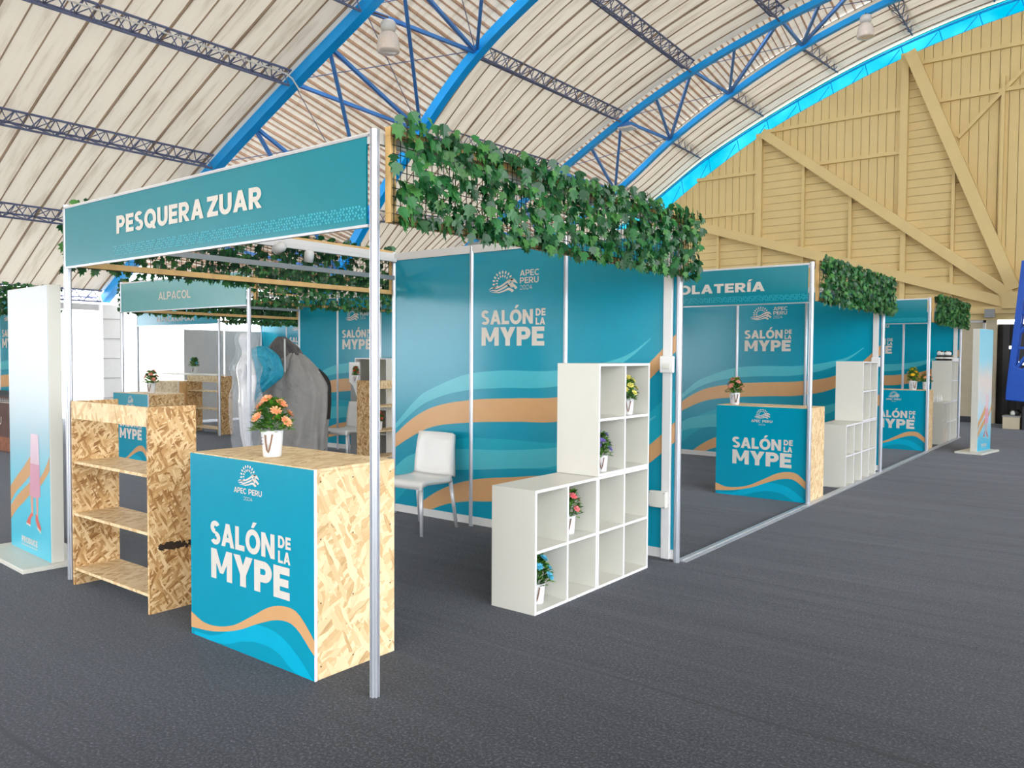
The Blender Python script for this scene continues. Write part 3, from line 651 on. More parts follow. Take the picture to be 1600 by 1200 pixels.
r = thing('flood_lamp', 'flat square floodlight fixed to the slim blue chord above the ivy', 'ceiling lamp', (-7.25, 14.85, 7.06))
MB().box(-.2, .2, -.16, .16, .02, .1, 'strut').build('case', r, bevel=.01); MB().box(-.19, .19, -.15, .15, -.02, .02, 'lampglass').build('glass', r); MB().box(-.04, .04, -.1, .02, .1, .2, 'strut').build('bracket', r)

# ------------------------------------------------------------------ exhibition stands (3 x 3 m frames of grooved posts)
def post_poly(cx, cy, r=.022):
    p = []
    for k in range(8):
        a = PI / 4 * k; ca, sa = math.cos(a), math.sin(a); w = r * .41
        for rr, ss in ((r, -w), (r, -.0035), (r - .007, -.0035), (r - .007, .0035), (r, .0035), (r, w)): p.append((cx + rr * ca - ss * sa, cy + rr * sa + ss * ca))
    return p
def plane_front(y): return lambda x, z, off: (x, y - off, z)

def fascia_part(root, text, tx0, tx1, tz0, tz1, m='fascia', t=.25, hatch=True):
    mb = MB(); mb.box(-2.965, -.035, -.018, -.008, 2.09, 2.47, m)
    if hatch:
        for r_ in range(5):
            n = 110
            for i in range(n):
                x = -2.3 + 2.26 * i / n + (.01 if r_ % 2 else 0); f = (i / n)
                if (i * 7 + r_ * 13) % 11 < 3 - 2 * f: continue
                z = 2.117 + r_ * .0125; hh = .0042 + .002 * f; d = .011 if r_ % 2 else -.011
                mb.face([(x, -.0195, z), (x + .011, -.0195, z), (x + .011 + d * .4, -.0195, z + hh * 1.6), (x + d * .4, -.0195, z + hh * 1.6)], 'hatch')
    f = mb.build('fascia', root)
    fr_ = MB(); fr_.box(-2.98, -.02, -.022, -.006, 2.47, 2.482, 'alu'); fr_.box(-2.98, -.02, -.022, -.006, 2.078, 2.09, 'alu')
    fr_.build('fascia_frame', f)
    if text:
        ws_ = [text_polys(q, t, .09)[1] for q in text.split(' ')]; W = sum(ws_) + .26 * (len(ws_) - 1); x = 0
        for word in text.split(' '):
            w = text_polys(word, t, .09)[1]; k = (tx1 - tx0) / W
            tb = MB(); put_text(tb, word, tx0 + x * k, tx0 + (x + w) * k, tz0, tz1, plane_front(-.018), 'letter', t, .09, .003); tb.build('lettering', f, label='pale capitals reading %s' % word)
            x += w + .26

def make_stand(loc, label, text=None, trect=None, group=None, left_mid=True, wall=True, boxes=True, t=.25, hatch=True, fm='fascia', art=True, left_side=False):
    r = thing('exhibition_stand', label, 'exhibition stand', loc, group=group)
    for x in (-2.98, -.0):
        for y in (0, 2.98):
            MB().prism(post_poly(x, y), 0, 2.50, 'alu').build('post', r)
    for x in (-2, -1):
        MB().prism(post_poly(x, 2.98, .02), 0, 2.48, 'alu').build('post', r)
    for y, n in ((0, 'rail'), (2.98, 'rail')): MB().box(-2.96, -.02, y - .012 + (.0), y + .012, 2.44, 2.49, 'white_metal').build(n, r)
    for x in (-2.98, 0): MB().box(x - .012, x + .012, .02, 2.96, 2.44, 2.49, 'white_metal').build('rail', r)
    if left_mid: MB().box(-2.975, -2.955, .02, 2.96, 2.235, 2.275, 'alu_dark').build('mid_rail', r)
    if wall:
        pl = plane_front(2.975)
        for i in range(3):
            x0, x1 = -3 + i + .02, -2 + i - .02
            mb = MB(); mb.box(x0, x1, 2.976, 2.984, .09, 2.42, 'teal')
            if art:
                for m, up, lo, off in WALL_ART: put_band(mb, up, lo, x0, x1, .09, 2.42, pl, m, off)
            p = mb.build('wall_panel', r)
            if i == 1:
                tb = MB(); put_salon(tb, -1.888, -1.198, 1.91, pl); tb.build('lettering', p, label='pale capitals reading SALÓN DE LA MYPE')
                lb = MB(); put_emblem(lb, -1.80, -1.49, 2.06, 2.235, pl)
                put_text(lb, 'APEC', -1.465, -1.265, 2.19, 2.24, pl, 'letter', .2, .1); put_text(lb, 'PERU', -1.465, -1.27, 2.128, 2.178, pl, 'letter', .2, .1); put_text(lb, '2024', -1.465, -1.335, 2.076, 2.113, pl, 'letter', .1, .14)
                lb.build('logo', p, label='pale sun and waves emblem reading APEC PERU 2024')
            MB().box(x0, x1, 2.968, 2.992, .02, .09, 'white_metal').build('skirting', r); MB().box(x0, x1, 2.966, 2.994, 2.42, 2.49, 'white_metal').build('rail', r)
    if left_side:
        for k in (1, 2): MB().box(-2.99, -2.975, k + .02, k + .98, .05, 2.05, 'white_metal').build('side_panel', r)
    fascia_part(r, text, *(trect or (0, 0, 0, 0)), m=fm, t=t, hatch=hatch)
    if boxes:
        MB().box(-.115, -.045, 2.945, 2.972, .02, 2.42, 'white_metal').build('cable_duct', r, bevel=.004)
        b = MB().box(-.125, -.015, 2.915, 2.945, 1.40, 1.525, 'plastic').build('switch_box', r, bevel=.008); MB().box(-.1, -.04, 2.911, 2.916, 1.43, 1.47, 'white').build('cover', b, bevel=.002)
        b = MB().box(-.195, -.055, 2.90, 2.945, .405, .525, 'white').build('junction_box', r, bevel=.006)
        for x in (-.185, -.065):
            for z in (.415, .515): MB().lathe([(.005, 0), (.005, .003)], (0, 0, 0), 8, 'grey').build('screw', b, loc=(x, 2.898, z)).rotation_euler = (PI / 2, 0, 0)
    return r

def ivy_leaf(mb, c, n, up, s, m, fold):
    n = n.normalized(); up = (up - n * up.dot(n)).normalized(); sd_ = up.cross(n)
    o = [(0, -.5, 0), (.30, -.42, .06), (.52, -.08, .12), (.26, .02, .05), (.36, .34, .10), (.12, .24, .03), (0, .62, 0), (-.12, .24, .03), (-.36, .34, .10), (-.26, .02, .05), (-.52, -.08, .12), (-.30, -.42, .06)]
    ps = [c + sd_ * (x * s) - up * (y * s) + n * (z * s * fold) for x, y, z in o]
    k = [ps[0], ps[1], ps[2], ps[3], ps[4], ps[5], ps[6]]; mb.face(k, m); mb.face([ps[0], ps[6], ps[7], ps[8], ps[9], ps[10], ps[11]], m)

def make_ivy(loc, label, side, seed, dens=1.0, group=None, bright=False):
    """3 m ivy screen along +y from loc; side=+1: leaves face +x"""
    r = thing('ivy_screen', label, 'ivy screen', loc, group=group); rng = random.Random(seed)
    z0, z1 = 2.10, 2.515
    for z in (z0, z1 - .04): MB().box(.0, .035, .02, 2.98, z, z + .04, 'batten').build('batten', r, bevel=.002)
    for y in (.02, 2.945): MB().box(.0, .035, y, y + .035, z0 + .04, z1 - .04, 'batten').build('batten', r, bevel=.002)
    xo = .045 if side > 0 else -.012
    mb = MB()
    for k in range(0, 75): y = .03 + k * .04; mb.box(xo - .0015, xo + .0015, y - .0015, y + .0015, z0 - .01, z1 + .01, 'wire')
    for k in range(0, 12): z = z0 + k * .037; mb.box(xo - .0015, xo + .0015, .02, 3.0, z - .0015, z + .0015, 'wire')
    mb.build('net', r)
    mb = MB(); rows = 8; colsn = 54
    for j in range(rows):
        for i in range(colsn):
            y = .02 + 3.03 * (i + .5 * (j % 2)) / colsn; z = z0 + .005 + (z1 - z0) * j / (rows - 1)
            if rng.random() > .90 * dens and 0 < j < rows - 1: continue
            for q in range(rng.choice((3, 4, 4) if dens >= 1 else (2, 2, 3))):
                c = Vector((xo + side * rng.uniform(.012, .075), y + rng.uniform(-.042, .042), z + rng.uniform(-.035, .03)))
                n = Vector((side * 1.0, rng.uniform(-.9, .9), rng.uniform(-.35, .75))); up = Vector((0, rng.uniform(-.7, .7), 1))
                m = rng.choice(('leafA', 'leafA', 'leafB', 'leafC') if bright else ('leafA', 'leafA', 'leafB', 'leafB', 'leafC'))
                ivy_leaf(mb, c, n, up, rng.uniform(.046, .074), m, rng.uniform(.2, 1.2))
    mb.build('ivy_foliage', r)
    return r

make_stand((0, 0, 0), 'exhibition stand with PESQUERA ZUAR fascia and open front', 'PESQUERA ZUAR', (-2.265, -.79, 2.245, 2.352), t=.27)
make_ivy((.022, .02, 0), 'ivy screen over the aisle side of the stand reading PESQUERA ZUAR', 1, 3)
make_ivy((-3.04, .02, 0), 'ivy screen above the osb shelf, far side of the stand reading PESQUERA ZUAR', -1, 4, .85)
make_stand((0, 6, 0), 'exhibition stand with CHOCOLATERÍA fascia, behind the stand reading PESQUERA ZUAR', 'CHOCOLATERÍA', (-2.06, -.485, 2.222, 2.322), t=.27)
make_ivy((.022, 6.02, 0), 'ivy screen on the aisle side of the stand reading CHOCOLATERÍA', 1, 5, 1.1)
make_stand((0, 12, 0), 'last teal exhibition stand of the row, near the gable', None)
make_ivy((.022, 12.02, 0), 'small bright ivy screen on the last stand of the row, near the sky blue totem', 1, 6, 1.2, bright=True)
make_stand((-5.45, 3.05, 0), 'exhibition stand with pale ALPACOL fascia behind the mannequin', 'ALPACOL', (-1.97, -1.20, 2.218, 2.318), boxes=False, t=.2, hatch=False, fm='fascia_haze')
make_ivy((-5.415, 3.07, 0), 'ivy screen on the ALPACOL stand, facing the chair and shelf', 1, 7, .95)
make_ivy((-8.49, 3.07, 0), 'ivy screen behind the ALPACOL fascia, over the tall pale shelf', -1, 8, 1.1, bright=True)
make_stand((-10.76, 6.0, 0), 'exhibition stand with ALPACA fascia at the bright open side', 'ALPACA KAPURA', (-2.20, -.80, 2.155, 2.255), boxes=False, t=.22, hatch=False, fm='cyan_print', left_side=True)
make_ivy((-10.725, 6.02, 0), 'ivy screen on the ALPACA stand, seen over the mannequin head', 1, 9, 1.2, bright=True)
make_stand((-10.76, .1, 0), 'exhibition stand mostly hidden by the tall poster totem', None, boxes=False, hatch=False)
make_ivy((-10.725, .12, 0), 'ivy screen at the picture edge beside the tall poster totem', 1, 10, 1.0)

# floor profile along the aisle
mb = MB(); mb.box(-.005, .03, 3.02, 15.0, 0, .018, 'alu'); mb.box(.03, .06, 3.02, 15.0, 0, .01, 'alu'); tag(mb.build('floor_profile'), 'long aluminium profile on the carpet along the aisle edge', 'floor profile')
# track with two spot lamps inside the first stand
r = thing('track_light', 'white light track with two round spotlights under the ivy screen', 'track light', (-2.93, 0, 0))
MB().box(-.018, .018, 1.3, 2.95, 2.40, 2.436, 'white_metal').build('track', r, bevel=.004)
for y, dx, dz in ((1.60, .03, .0), (1.92, .0, -.03)):
    s = MB().lathe([(.012, -.05), (.04, -.045), (.042, .03), (.03, .05), (.01, .055)], (0, 0, 0), 18, 'white_metal').build('spotlight', r, loc=(dx + .02, y, 2.385 + dz), smooth=True); s.rotation_euler = (0.2, 1.1 if dx else .2, .6)
    MB().lathe([(.038, 0), (.038, .003)], (0, 0, -.05), 18, 'plastic').build('lens', s)
r = thing('cable_tray', 'short pale metal tray on top of the teal wall beside the ivy', 'cable tray', (0, 0, 0))
MB().box(-2.08, -1.3, 3.01, 3.15, 2.44, 2.52, 'alu_dark').build('tray', r)

# ------------------------------------------------------------------ counters, osb shelves, cube shelves
def make_counter(loc, label, w=1.05, d=.5, h=.99, front='teal', side='osb_pale', text=True, art=True):
    r = thing('counter', label, 'counter', loc)
    MB().box(0, w, .003, d, h - .015, h, 'osb_pale').build('top', r, bevel=.0015)
    sp = MB(); sp.box(w - .018, w, .004, d, .0, h - .0155, side)
    rng = random.Random(7)
    for y in (.03, d * .45, d - .03):
        for z in (.06, .36, .66, h - .06): sp.mesh([(w + .0008, y + .0045 * math.cos(t), z + .0045 * math.sin(t)) for t in np.linspace(0, 2 * PI, 8)[:-1]], [tuple(range(7))], 'screw')
    sp.build('side_panel', r); MB().box(0, .018, .004, d, 0, h - .0155, side).build('side_panel', r); MB().box(.02, w - .02, d * .62, d * .64, .3, .32, side).build('shelf', r)
    mb = MB(); mb.box(0, w, -.006, .003, .0, h - .004, front); pl = plane_front(-.006); k = w / 1.06
    if art:
        for m, up, lo, off in COUNTER_ART: put_band(mb, [(x * k, z) for x, z in up], [(x * k, z) for x, z in lo], 0, w, 0, h, pl, m, off)
    f = mb.build('front_panel', r)
    MB().box(w - .001, w + .004, -.007, .006, 0, h, 'edge').build('edge_strip', r)
    if text:
        tb = MB(); put_salon(tb, .195 * k, .885 * k, .645, pl); tb.build('lettering', f, label='pale capitals reading SALÓN DE LA MYPE')
        lb = MB(); put_emblem(lb, .45 * k, .632 * k, .862, .955, pl); put_text(lb, 'APEC', .415 * k, .523 * k, .818, .846, pl, 'letter', .2, .08); put_text(lb, 'PERU', .543 * k, .655 * k, .818, .846, pl, 'letter', .2, .08); put_text(lb, '2024', .50 * k, .575 * k, .787, .804, pl, 'letter', .1, .14)
        lb.build('logo', f, label='pale sun and waves emblem reading APEC PERU 2024')
    return r
make_counter((-1.385, -.06, 0), 'teal fronted counter with pale osb side and top, behind the front post')
make_counter((-1.025, 6.032, 0), 'teal fronted counter in the stand reading CHOCOLATERÍA', w=1.02)
make_counter((-1.03, 12.032, 0), 'teal fronted counter in the last stand of the row', w=1.02)
make_counter((-8.38, 2.9, 0), 'teal fronted counter seen through the osb shelf, under the ALPACOL fascia', w=.92, side='osb')
make_counter((-13.0, 5.9, 0), 'plain pale plywood counter at the bright open side', w=1.0, h=.98, front='osb_pale', side='apricot', text=False, art=False)

def make_osb_shelf(loc, label, rz=0, burn=False, w=.98, d=.30, h=1.21):
    r = thing('osb_shelf', label, 'shelf', loc, rz); t = .018
    MB().box(0, t, 0, d, 0, h, 'osb').build('side_panel', r, bevel=.001)
    mb = MB(); mb.box(w - t, w, 0, d, 0, h, 'osb')
    if burn:
        rng = random.Random(2); pl = []
        for k in range(80):
            a = k / 80; y = .06 + .22 * a + rng.uniform(-.01, .01); z = .387 - .012 * a + rng.uniform(-.016, .016); s = rng.uniform(.008, .021) * (.6 + math.sin(PI * min(1, a * 1.3 + .1)) * .5)
            mb.face([(w + .0007 + k * 1e-6, y + s * rng.uniform(.6, 1.3) * math.cos(q), z + s * rng.uniform(.5, .9) * math.sin(q)) for q in np.linspace(0, 2 * PI, 8)[:-1]], 'char')
    mb.build('side_panel', r)
    for z in (.10, .46, .80): MB().box(t, w - t, .005, d - .005, z, z + t, 'osb_pale').build('shelf', r, bevel=.001)
    MB().box(t, w - t, .0, .014, h - .115, h - .0, 'osb_pale').build('front_rail', r)
    return r
make_osb_shelf((-2.83, -.055, 0), 'open osb shelf with a charred patch, beside the teal counter', burn=True)
make_osb_shelf((-11.95, 6.05, 0), 'open osb shelf by the post of the ALPACA stand', w=1.06, h=1.1)
make_osb_shelf((-5.50, 4.98, 0), 'open osb shelf seen past the front post, next to a white chair', PI / 2, w=.98, d=.3, h=1.17)
r = thing('long_shelf_board', 'long white board lying across counter and osb shelf in the ALPACA stand', 'board', (0, 0, 0))
MB().box(-12.95, -11.0, 6.08, 6.33, 1.102, 1.13, 'white').build('board', r)

def make_cube(loc, label, group=None, rz=0.0):
    """2 x 2 white cube shelf, openings face +x, 0.69 wide along y"""
    r = thing('cube_shelf', label, 'cube shelf', loc, rz, group); D, W, H, t = .325, .685, .735, .017
    def p(n, x0, x1, y0, y1, z0, z1):
        mb = MB(); mb.box(x0, x1, y0, y1, z0, z1, 'white'); mb.box(x1, x1 + .001, y0, y1, z0, z1, 'edge'); return mb.build(n, r)
    p('side_panel', -D, 0, 0, t, 0, H); p('side_panel', -D, 0, W - t, W, 0, H)
    p('bottom_panel', -D, 0, t, W - t, 0, t); p('top_panel', -D, 0, t, W - t, H - t, H)
    MB().box(-D, -D + .006, t, W - t, t, H - t, 'white').build('back_panel', r)
    p('shelf', -D + .006, 0, t, W / 2 - t / 2, H / 2 - t / 2, H / 2 + t / 2); p('shelf', -D + .006, 0, W / 2 + t / 2, W - t, H / 2 - t / 2, H / 2 + t / 2); p('divider', -D + .006, 0, W / 2 - t / 2, W / 2 + t / 2, t, H - t)
    return r
cube = make_cube((-.095, 1.335, 0), 'white cube shelf on the carpet holding pink and blue flowers')
dup(cube, 'white cube shelf on the carpet, empty, below the taller tower cube', (-.095, 2.025, 0))
dup(cube, 'white cube shelf stacked on top, holding purple and yellow flowers', (-.095, 2.025, .737))
dup(cube, 'white cube shelf low in the stand reading CHOCOLATERÍA, red flowers in it', (.02, 7.29, 0))
dup(cube, 'white empty cube shelf carrying another in the stand reading CHOCOLATERÍA', (.02, 7.98, 0))
dup(cube, 'white cube shelf stacked on another in the stand reading CHOCOLATERÍA', (.02, 7.98, .737))
dup(cube, 'white low cube shelf with bottles on top in the last stand', (.02, 13.3, 0))
dup(cube, 'white cube shelf carrying another in the last stand of the row', (.02, 13.99, 0))
dup(cube, 'white cube shelf under the black and white toys in the last stand', (.02, 13.99, .737))
dup(cube, 'white cube shelf on the carpet behind the osb shelf in the ALPACOL stand', (-6.55, 5.6, 0), -PI / 2)
dup(cube, 'white cube shelf stacked behind the osb shelf, red flowers inside', (-6.55, 5.6, .737), -PI / 2)

# ------------------------------------------------------------------ potted flowers
def make_flower(c, axis, s, m, rng, petals=9):
    mb = MB(); axis = axis.normalized(); a = axis.cross(Vector((.3, .2, 1))).normalized(); b = axis.cross(a)
    for ring_, (n, rl, lift) in enumerate(((petals, 1.0, .25), (petals - 2, .72, .6), (5, .42, .9))):
        for i in range(n):
            t = 2 * PI * (i + .4 * ring_) / n + rng.uniform(-.1, .1); d = a * math.cos(t) + b * math.sin(t); e = axis.cross(d)
            tip = c + d * (s * rl) + axis * (s * lift * .6); mid = c + d * (s * rl * .55) + axis * (s * lift * .32)
            mb.face([c, mid + e * (s * .26 * rl), tip + e * (s * .14 * rl), tip - e * (s * .14 * rl), mid - e * (s * .26 * rl)], m)
    return mb
def make_plant(loc, label, colour, seed, sc=1.0, nf=8, tall=1.0, spread=1.0, ph=.135, print_=True):
    r = thing('potted_flowers', label, 'potted flowers', loc); rng = random.Random(seed); ph *= sc
    p = MB().lathe([(.0, 0), (.040 * sc, 0), (.046 * sc, .004), (.050 * sc, ph * .5), (.055 * sc, ph), (.051 * sc, ph), (.048 * sc, ph * .9), (.0, ph * .88)], (0, 0, 0), 26, 'pot', cap=False).build('pot', r, smooth=True)
    d = Vector((.35, -1, 0)).normalized(); e = Vector((d.y, -d.x, 0)) * -1
    pt = lambda u, z: d * (.0525 * sc + .008) * math.cos(u) + e * ((.0525 * sc + .008) * math.sin(u)) + Vector((0, 0, z))
    MB().tube([pt(.0, ph * .86), pt(.06, ph * .6), pt(.16, ph * .3), pt(.28, ph * .2), pt(.38, ph * .34), pt(.52, ph * .62), pt(.62, ph * .88)], .0042 * sc, 7, 'rope').build('rope_handle', p)
    if print_:
        mb = MB()
        for k, (w, z) in enumerate(((.5, .72), (.42, .6), (.5, .48))):
            for q in range(5): u = -.75 + w * q / 5; mb.face([pt(u, ph * z) - d * .006, pt(u + .06, ph * z) - d * .006, pt(u + .06, ph * z + .006 * sc) - d * .006, pt(u, ph * z + .006 * sc) - d * .006], 'ink')
        mb.build('print', p)
    mb = MB(); H = .14 * sc * tall
    for k in range(260):
        t = rng.uniform(0, 2 * PI); h = rng.uniform(0, 1); rad = (.075 * sc * spread) * math.sqrt(rng.uniform(.05, 1)) * (1.05 - .75 * h * h)
        c = Vector((rad * math.cos(t), rad * math.sin(t), ph * .95 + H * h)); out = Vector((math.cos(t), math.sin(t), rng.uniform(-.2, .9))).normalized()
        s = rng.uniform(.022, .040) * sc; sdv = out.cross(Vector((0, 0, 1))).normalized(); n = sdv.cross(out)
        m = 'bush' if rng.random() < .62 else 'bushd'
        a, b2, c2 = c - out * s * .3, c + out * s * .5 + n * s * .15, c + out * s * 1.2
        mb.face([a, b2 + sdv * s * .42, c2], m); mb.face([a, c2, b2 - sdv * s * .42], m)
    for k in range(7): t = k * .9; mb.tube([(0, 0, ph * .85), (.03 * sc * math.cos(t), .03 * sc * math.sin(t), ph + H * .5), (.06 * sc * spread * math.cos(t), .06 * sc * spread * math.sin(t), ph + H * .85)], .002 * sc, 4, 'bushd')
    mb.build('foliage', r)
    for k in range(nf):
        t = k * 2.4 + rng.uniform(-.3, .3); h = .25 + .75 * ((k + .5) / nf); rad = .074 * sc * spread * (1.08 - .72 * h * h)
        c = Vector((rad * math.cos(t), rad * math.sin(t), ph + H * h * 1.02))
        make_flower(c, Vector((math.cos(t), math.sin(t), .5 + h)), .031 * sc * rng.uniform(.85, 1.15), 'fl_' + colour, rng).build('flower', r)
    return r
make_plant((-.885, .10, .99), 'peach flowers in a white pot with rope handle on the nearest counter', 'peach', 11, 1.02, 11, 1.15, 1.25)
make_plant((-.20, 1.50, .018), 'light blue flowers in a white pot low in the cube shelf', 'blue', 12, .92, 10, 1.3, 1.2)
make_plant((-.22, 1.865, .377), 'pink flowers in a white pot in the cube shelf', 'pink', 13, .9, 8, 1.3, 1.15)
make_plant((-.15, 2.15, .755), 'purple flowers in a white pot in the tall cube shelf', 'purple', 14, .82, 10, 1.3, .95)
make_plant((-.15, 2.495, 1.115), 'yellow flowers in a white pot in the topmost cube', 'yellow', 15, .82, 11, 1.3, 1.0)
make_plant((-.85, 6.11, .99), 'rose flowers in a white pot on the counter reading CHOCOLATERÍA above', 'rose', 16, 1.02, 9, 1.15, 1.0)
make_plant((-7.68, 3.06, .99), 'pink and green potted flowers on the counter below the ALPACOL fascia', 'rose', 17, 1.05, 9, 1.1, 1.1)
make_plant((-11.95, 6.2, 1.13), 'small pale potted flowers on the long white board', 'blue', 18, 1.1, 4, 1.1, 1.0)
make_plant((-.1, 8.48, 1.115), 'orange red potted flowers in the topmost cube, stand reading CHOCOLATERÍA', 'red', 19, .8, 7, 1.3, .8)
make_plant((-.1, 8.10, .755), 'dark violet potted flowers in the tall cube shelf, stand reading CHOCOLATERÍA', 'violet', 20, .8, 7, 1.2, .8)
make_plant((-.1, 7.43, .018), 'red potted flowers low in a cube shelf beside the aisle profile', 'red', 21, .8, 7, 1.2, .8)
make_plant((-.24, 12.1, .99), 'bright yellow potted flowers on the counter of the last stand', 'gold', 22, 1.15, 9, 1.3, 1.0)
make_plant((-.10, 12.40, .99), 'orange potted flowers beside yellow ones on the last counter', 'peach', 23, 1.0, 9, 1.1, 1.1)
make_plant((-5.65, 5.25, .478), 'red potted flowers inside the osb shelf near the white chair', 'red', 24, .9, 7, 1.1, .9)
make_plant((-6.36, 5.45, 1.115), 'dark red potted flowers in a white cube behind the osb shelf', 'red', 25, .8, 7, 1.1, .8)

# ------------------------------------------------------------------ plastic chairs
def make_chair(loc, label, rz=0.0):
    r = thing('plastic_chair', label, 'chair', loc, rz)
    seat = [(-.235, .435), (-.225, .452), (-.16, .458), (-.05, .450), (.06, .447), (.14, .452), (.175, .468)]
    back = [(.175, .468), (.195, .50), (.207, .56), (.217, .66), (.232, .76), (.25, .835)]
    def shell(prof, nm, back_):
        mb = MB(); N = 12; rows = []
        for k, (y, z) in enumerate(prof):
            f = (k / (len(prof) - 1)); w = (.232 - .012 * f) if not back_ else (.22 - .024 * f)
            row = []
            if not back_: row.append((-w - .002, y + .004, z - .052 + .02 * math.sin(PI * f)))
            else: row.append((-w + .004, y + .052 * (1 - .75 * f), z - .02))
            for j in range(N + 1):
                u = 2 * j / N - 1
                row.append((u * w, y - (.035 * abs(u) ** 3 * min(1, f * 3) if back_ else 0), z + (0 if back_ else .008 * abs(u) ** 4)))
            if not back_: row.append((w + .002, y + .004, z - .052 + .02 * math.sin(PI * f)))
            else: row.append((w - .004, y + .052 * (1 - .75 * f), z - .02))
            rows.append(row)
        if not back_: rows.insert(0, [(x * 1.0, -.238, .392 + .004 * 0) for x, y, z in rows[0]])
        n = len(rows[0]); pts = [p for q in rows for p in q]
        mb.mesh(pts, [(i * n + j, i * n + j + 1, (i + 1) * n + j + 1, (i + 1) * n + j) for i in range(len(rows) - 1) for j in range(n - 1)], 'plastic')
        o = mb.build(nm, r, smooth=True); s = o.modifiers.new('thick', 'SOLIDIFY'); s.thickness = .011; s.offset = -1
        return o
    st = shell(seat, 'seat', False); shell(back, 'backrest', True)
    mb = MB(); mb.box(-.215, -.185, -.2415, -.2395, .405, .432, 'blue_sticker')
    for k, w in enumerate((.012, .01, .012, .009, .012)): mb.box(-.176 + k * .016, -.176 + k * .016 + w, -.2415, -.2395, .410, .426, 'ink')
    mb.build('sticker', st, label='small navy sticker with grey lettering')
    for x, y, dx, dy in ((-.2, -.205, -.02, -.015), (.2, -.205, .02, -.015), (-.195, .185, -.02, .065), (.195, .185, .02, .065)):
        MB().tube([(x, y, .435), (x + dx, y + dy, 0)], [.019, .015], 10, 'chrome').build('leg', r, smooth=True)
    return r
ch = make_chair((-2.27, 2.60, 0), 'white plastic chair with metal legs in front of the teal wall', .05)
dup(ch, 'white plastic chair beside the osb shelf in the ALPACOL stand', (-6.27, 5.22, 0), .05)

# ------------------------------------------------------------------ poster totems
def make_totem(loc, label, rz, w, th, h, bx0, by0, by1, pr, bx1=.06):
    r = thing('poster_totem', label, 'totem', loc, rz)
    MB().box(bx0, bx1, by0, by1, 0, .03, 'white').build('base', r, bevel=.003)
    b = MB().box(-w, 0, 0, th, .03, h, 'white').build('body', r, bevel=.003)
    mb = MB(); mb.box(-w + .004, -.004, -.003, 0, .034, h - .004, pr); k = w / .69; pl = plane_front(-.003)
    X = lambda x: (x + 3.33) * k
    def band(up, lo): 
        for i in range(len(up) - 1): mb.face([pl(max(-w + .004, min(-.004, X(p[0]))), p[1] - .05, .0006) for p in (lo[i], lo[i + 1], up[i + 1], up[i])], 'orange')
    band(curve([(-4.02, .54), (-3.9, .63), (-3.78, .71), (-3.64, .82)], 4), curve([(-4.02, .42), (-3.9, .52), (-3.78, .59), (-3.64, .68)], 4))
    band(curve([(-4.02, .39), (-3.9, .48), (-3.78, .55), (-3.62, .64)], 4), curve([(-4.02, .285), (-3.9, .38), (-3.78, .45), (-3.62, .55)], 4))
    band(curve([(-3.5, .66), (-3.42, .73), (-3.33, .84)], 4), curve([(-3.5, .60), (-3.42, .66), (-3.33, .74)], 4))
    bd = mb.build('poster', r)
    fg = MB(); P = lambda pts, m, o=.0012: fg.face([pl(X(x), z - .05, o) for x, z in pts], m)
    P([(-3.66, .54), (-3.64, .37), (-3.61, .37), (-3.61, .54)], 'skin'); P([(-3.56, .54), (-3.555, .37), (-3.53, .37), (-3.52, .54)], 'skin')
    P([(-3.67, .52), (-3.65, .76), (-3.495, .76), (-3.485, .53), (-3.58, .51)], 'skirt', .0016); P([(-3.65, .76), (-3.635, .98), (-3.51, .98), (-3.495, .76)], 'skirt_glare', .0016)
    P([(-3.735, .305), (-3.66, .30), (-3.655, .345), (-3.61, .385), (-3.645, .395), (-3.70, .345)], 'shoe', .0014); P([(-3.57, .395), (-3.54, .38), (-3.48, .30), (-3.495, .275), (-3.545, .30), (-3.575, .35)], 'shoe', .0014)
    P([(-3.735, .295), (-3.66, .285), (-3.66, .30), (-3.735, .305)], 'letter', .0018); P([(-3.545, .29), (-3.49, .262), (-3.48, .275), (-3.545, .305)], 'letter', .0018)
    fg.build('figure_print', bd, label='printed pink skirt, legs and red shoes')
    tb = MB(); put_text(tb, 'PRODUCE', X(-3.82), X(-3.545), .10, .145, pl, 'letter', .27, .07, .0015)
    for k_ in range(16): tb.face([pl(X(-3.82) + (X(-3.545) - X(-3.82)) * (k_ + a) / 16, z, .0015) for a, z in ((0, .078), (.7, .078), (.7, .086), (0, .086))], 'letter')
    tb.build('lettering', bd, label='white capitals reading PRODUCE')
    return r
make_totem((-3.385, .04, 0), 'tall white totem with glare-paled blue poster, left of the osb shelf', math.radians(-3.5), .83, .085, 2.0, -.93, -.2, .30, 'totem_print', .05)
make_totem((.80, 12.80, 0), 'tall white totem with sky blue poster beside the last stand', math.radians(80), .62, .10, 1.99, -.80, -.13, .27, 'totem_print_b', .02)

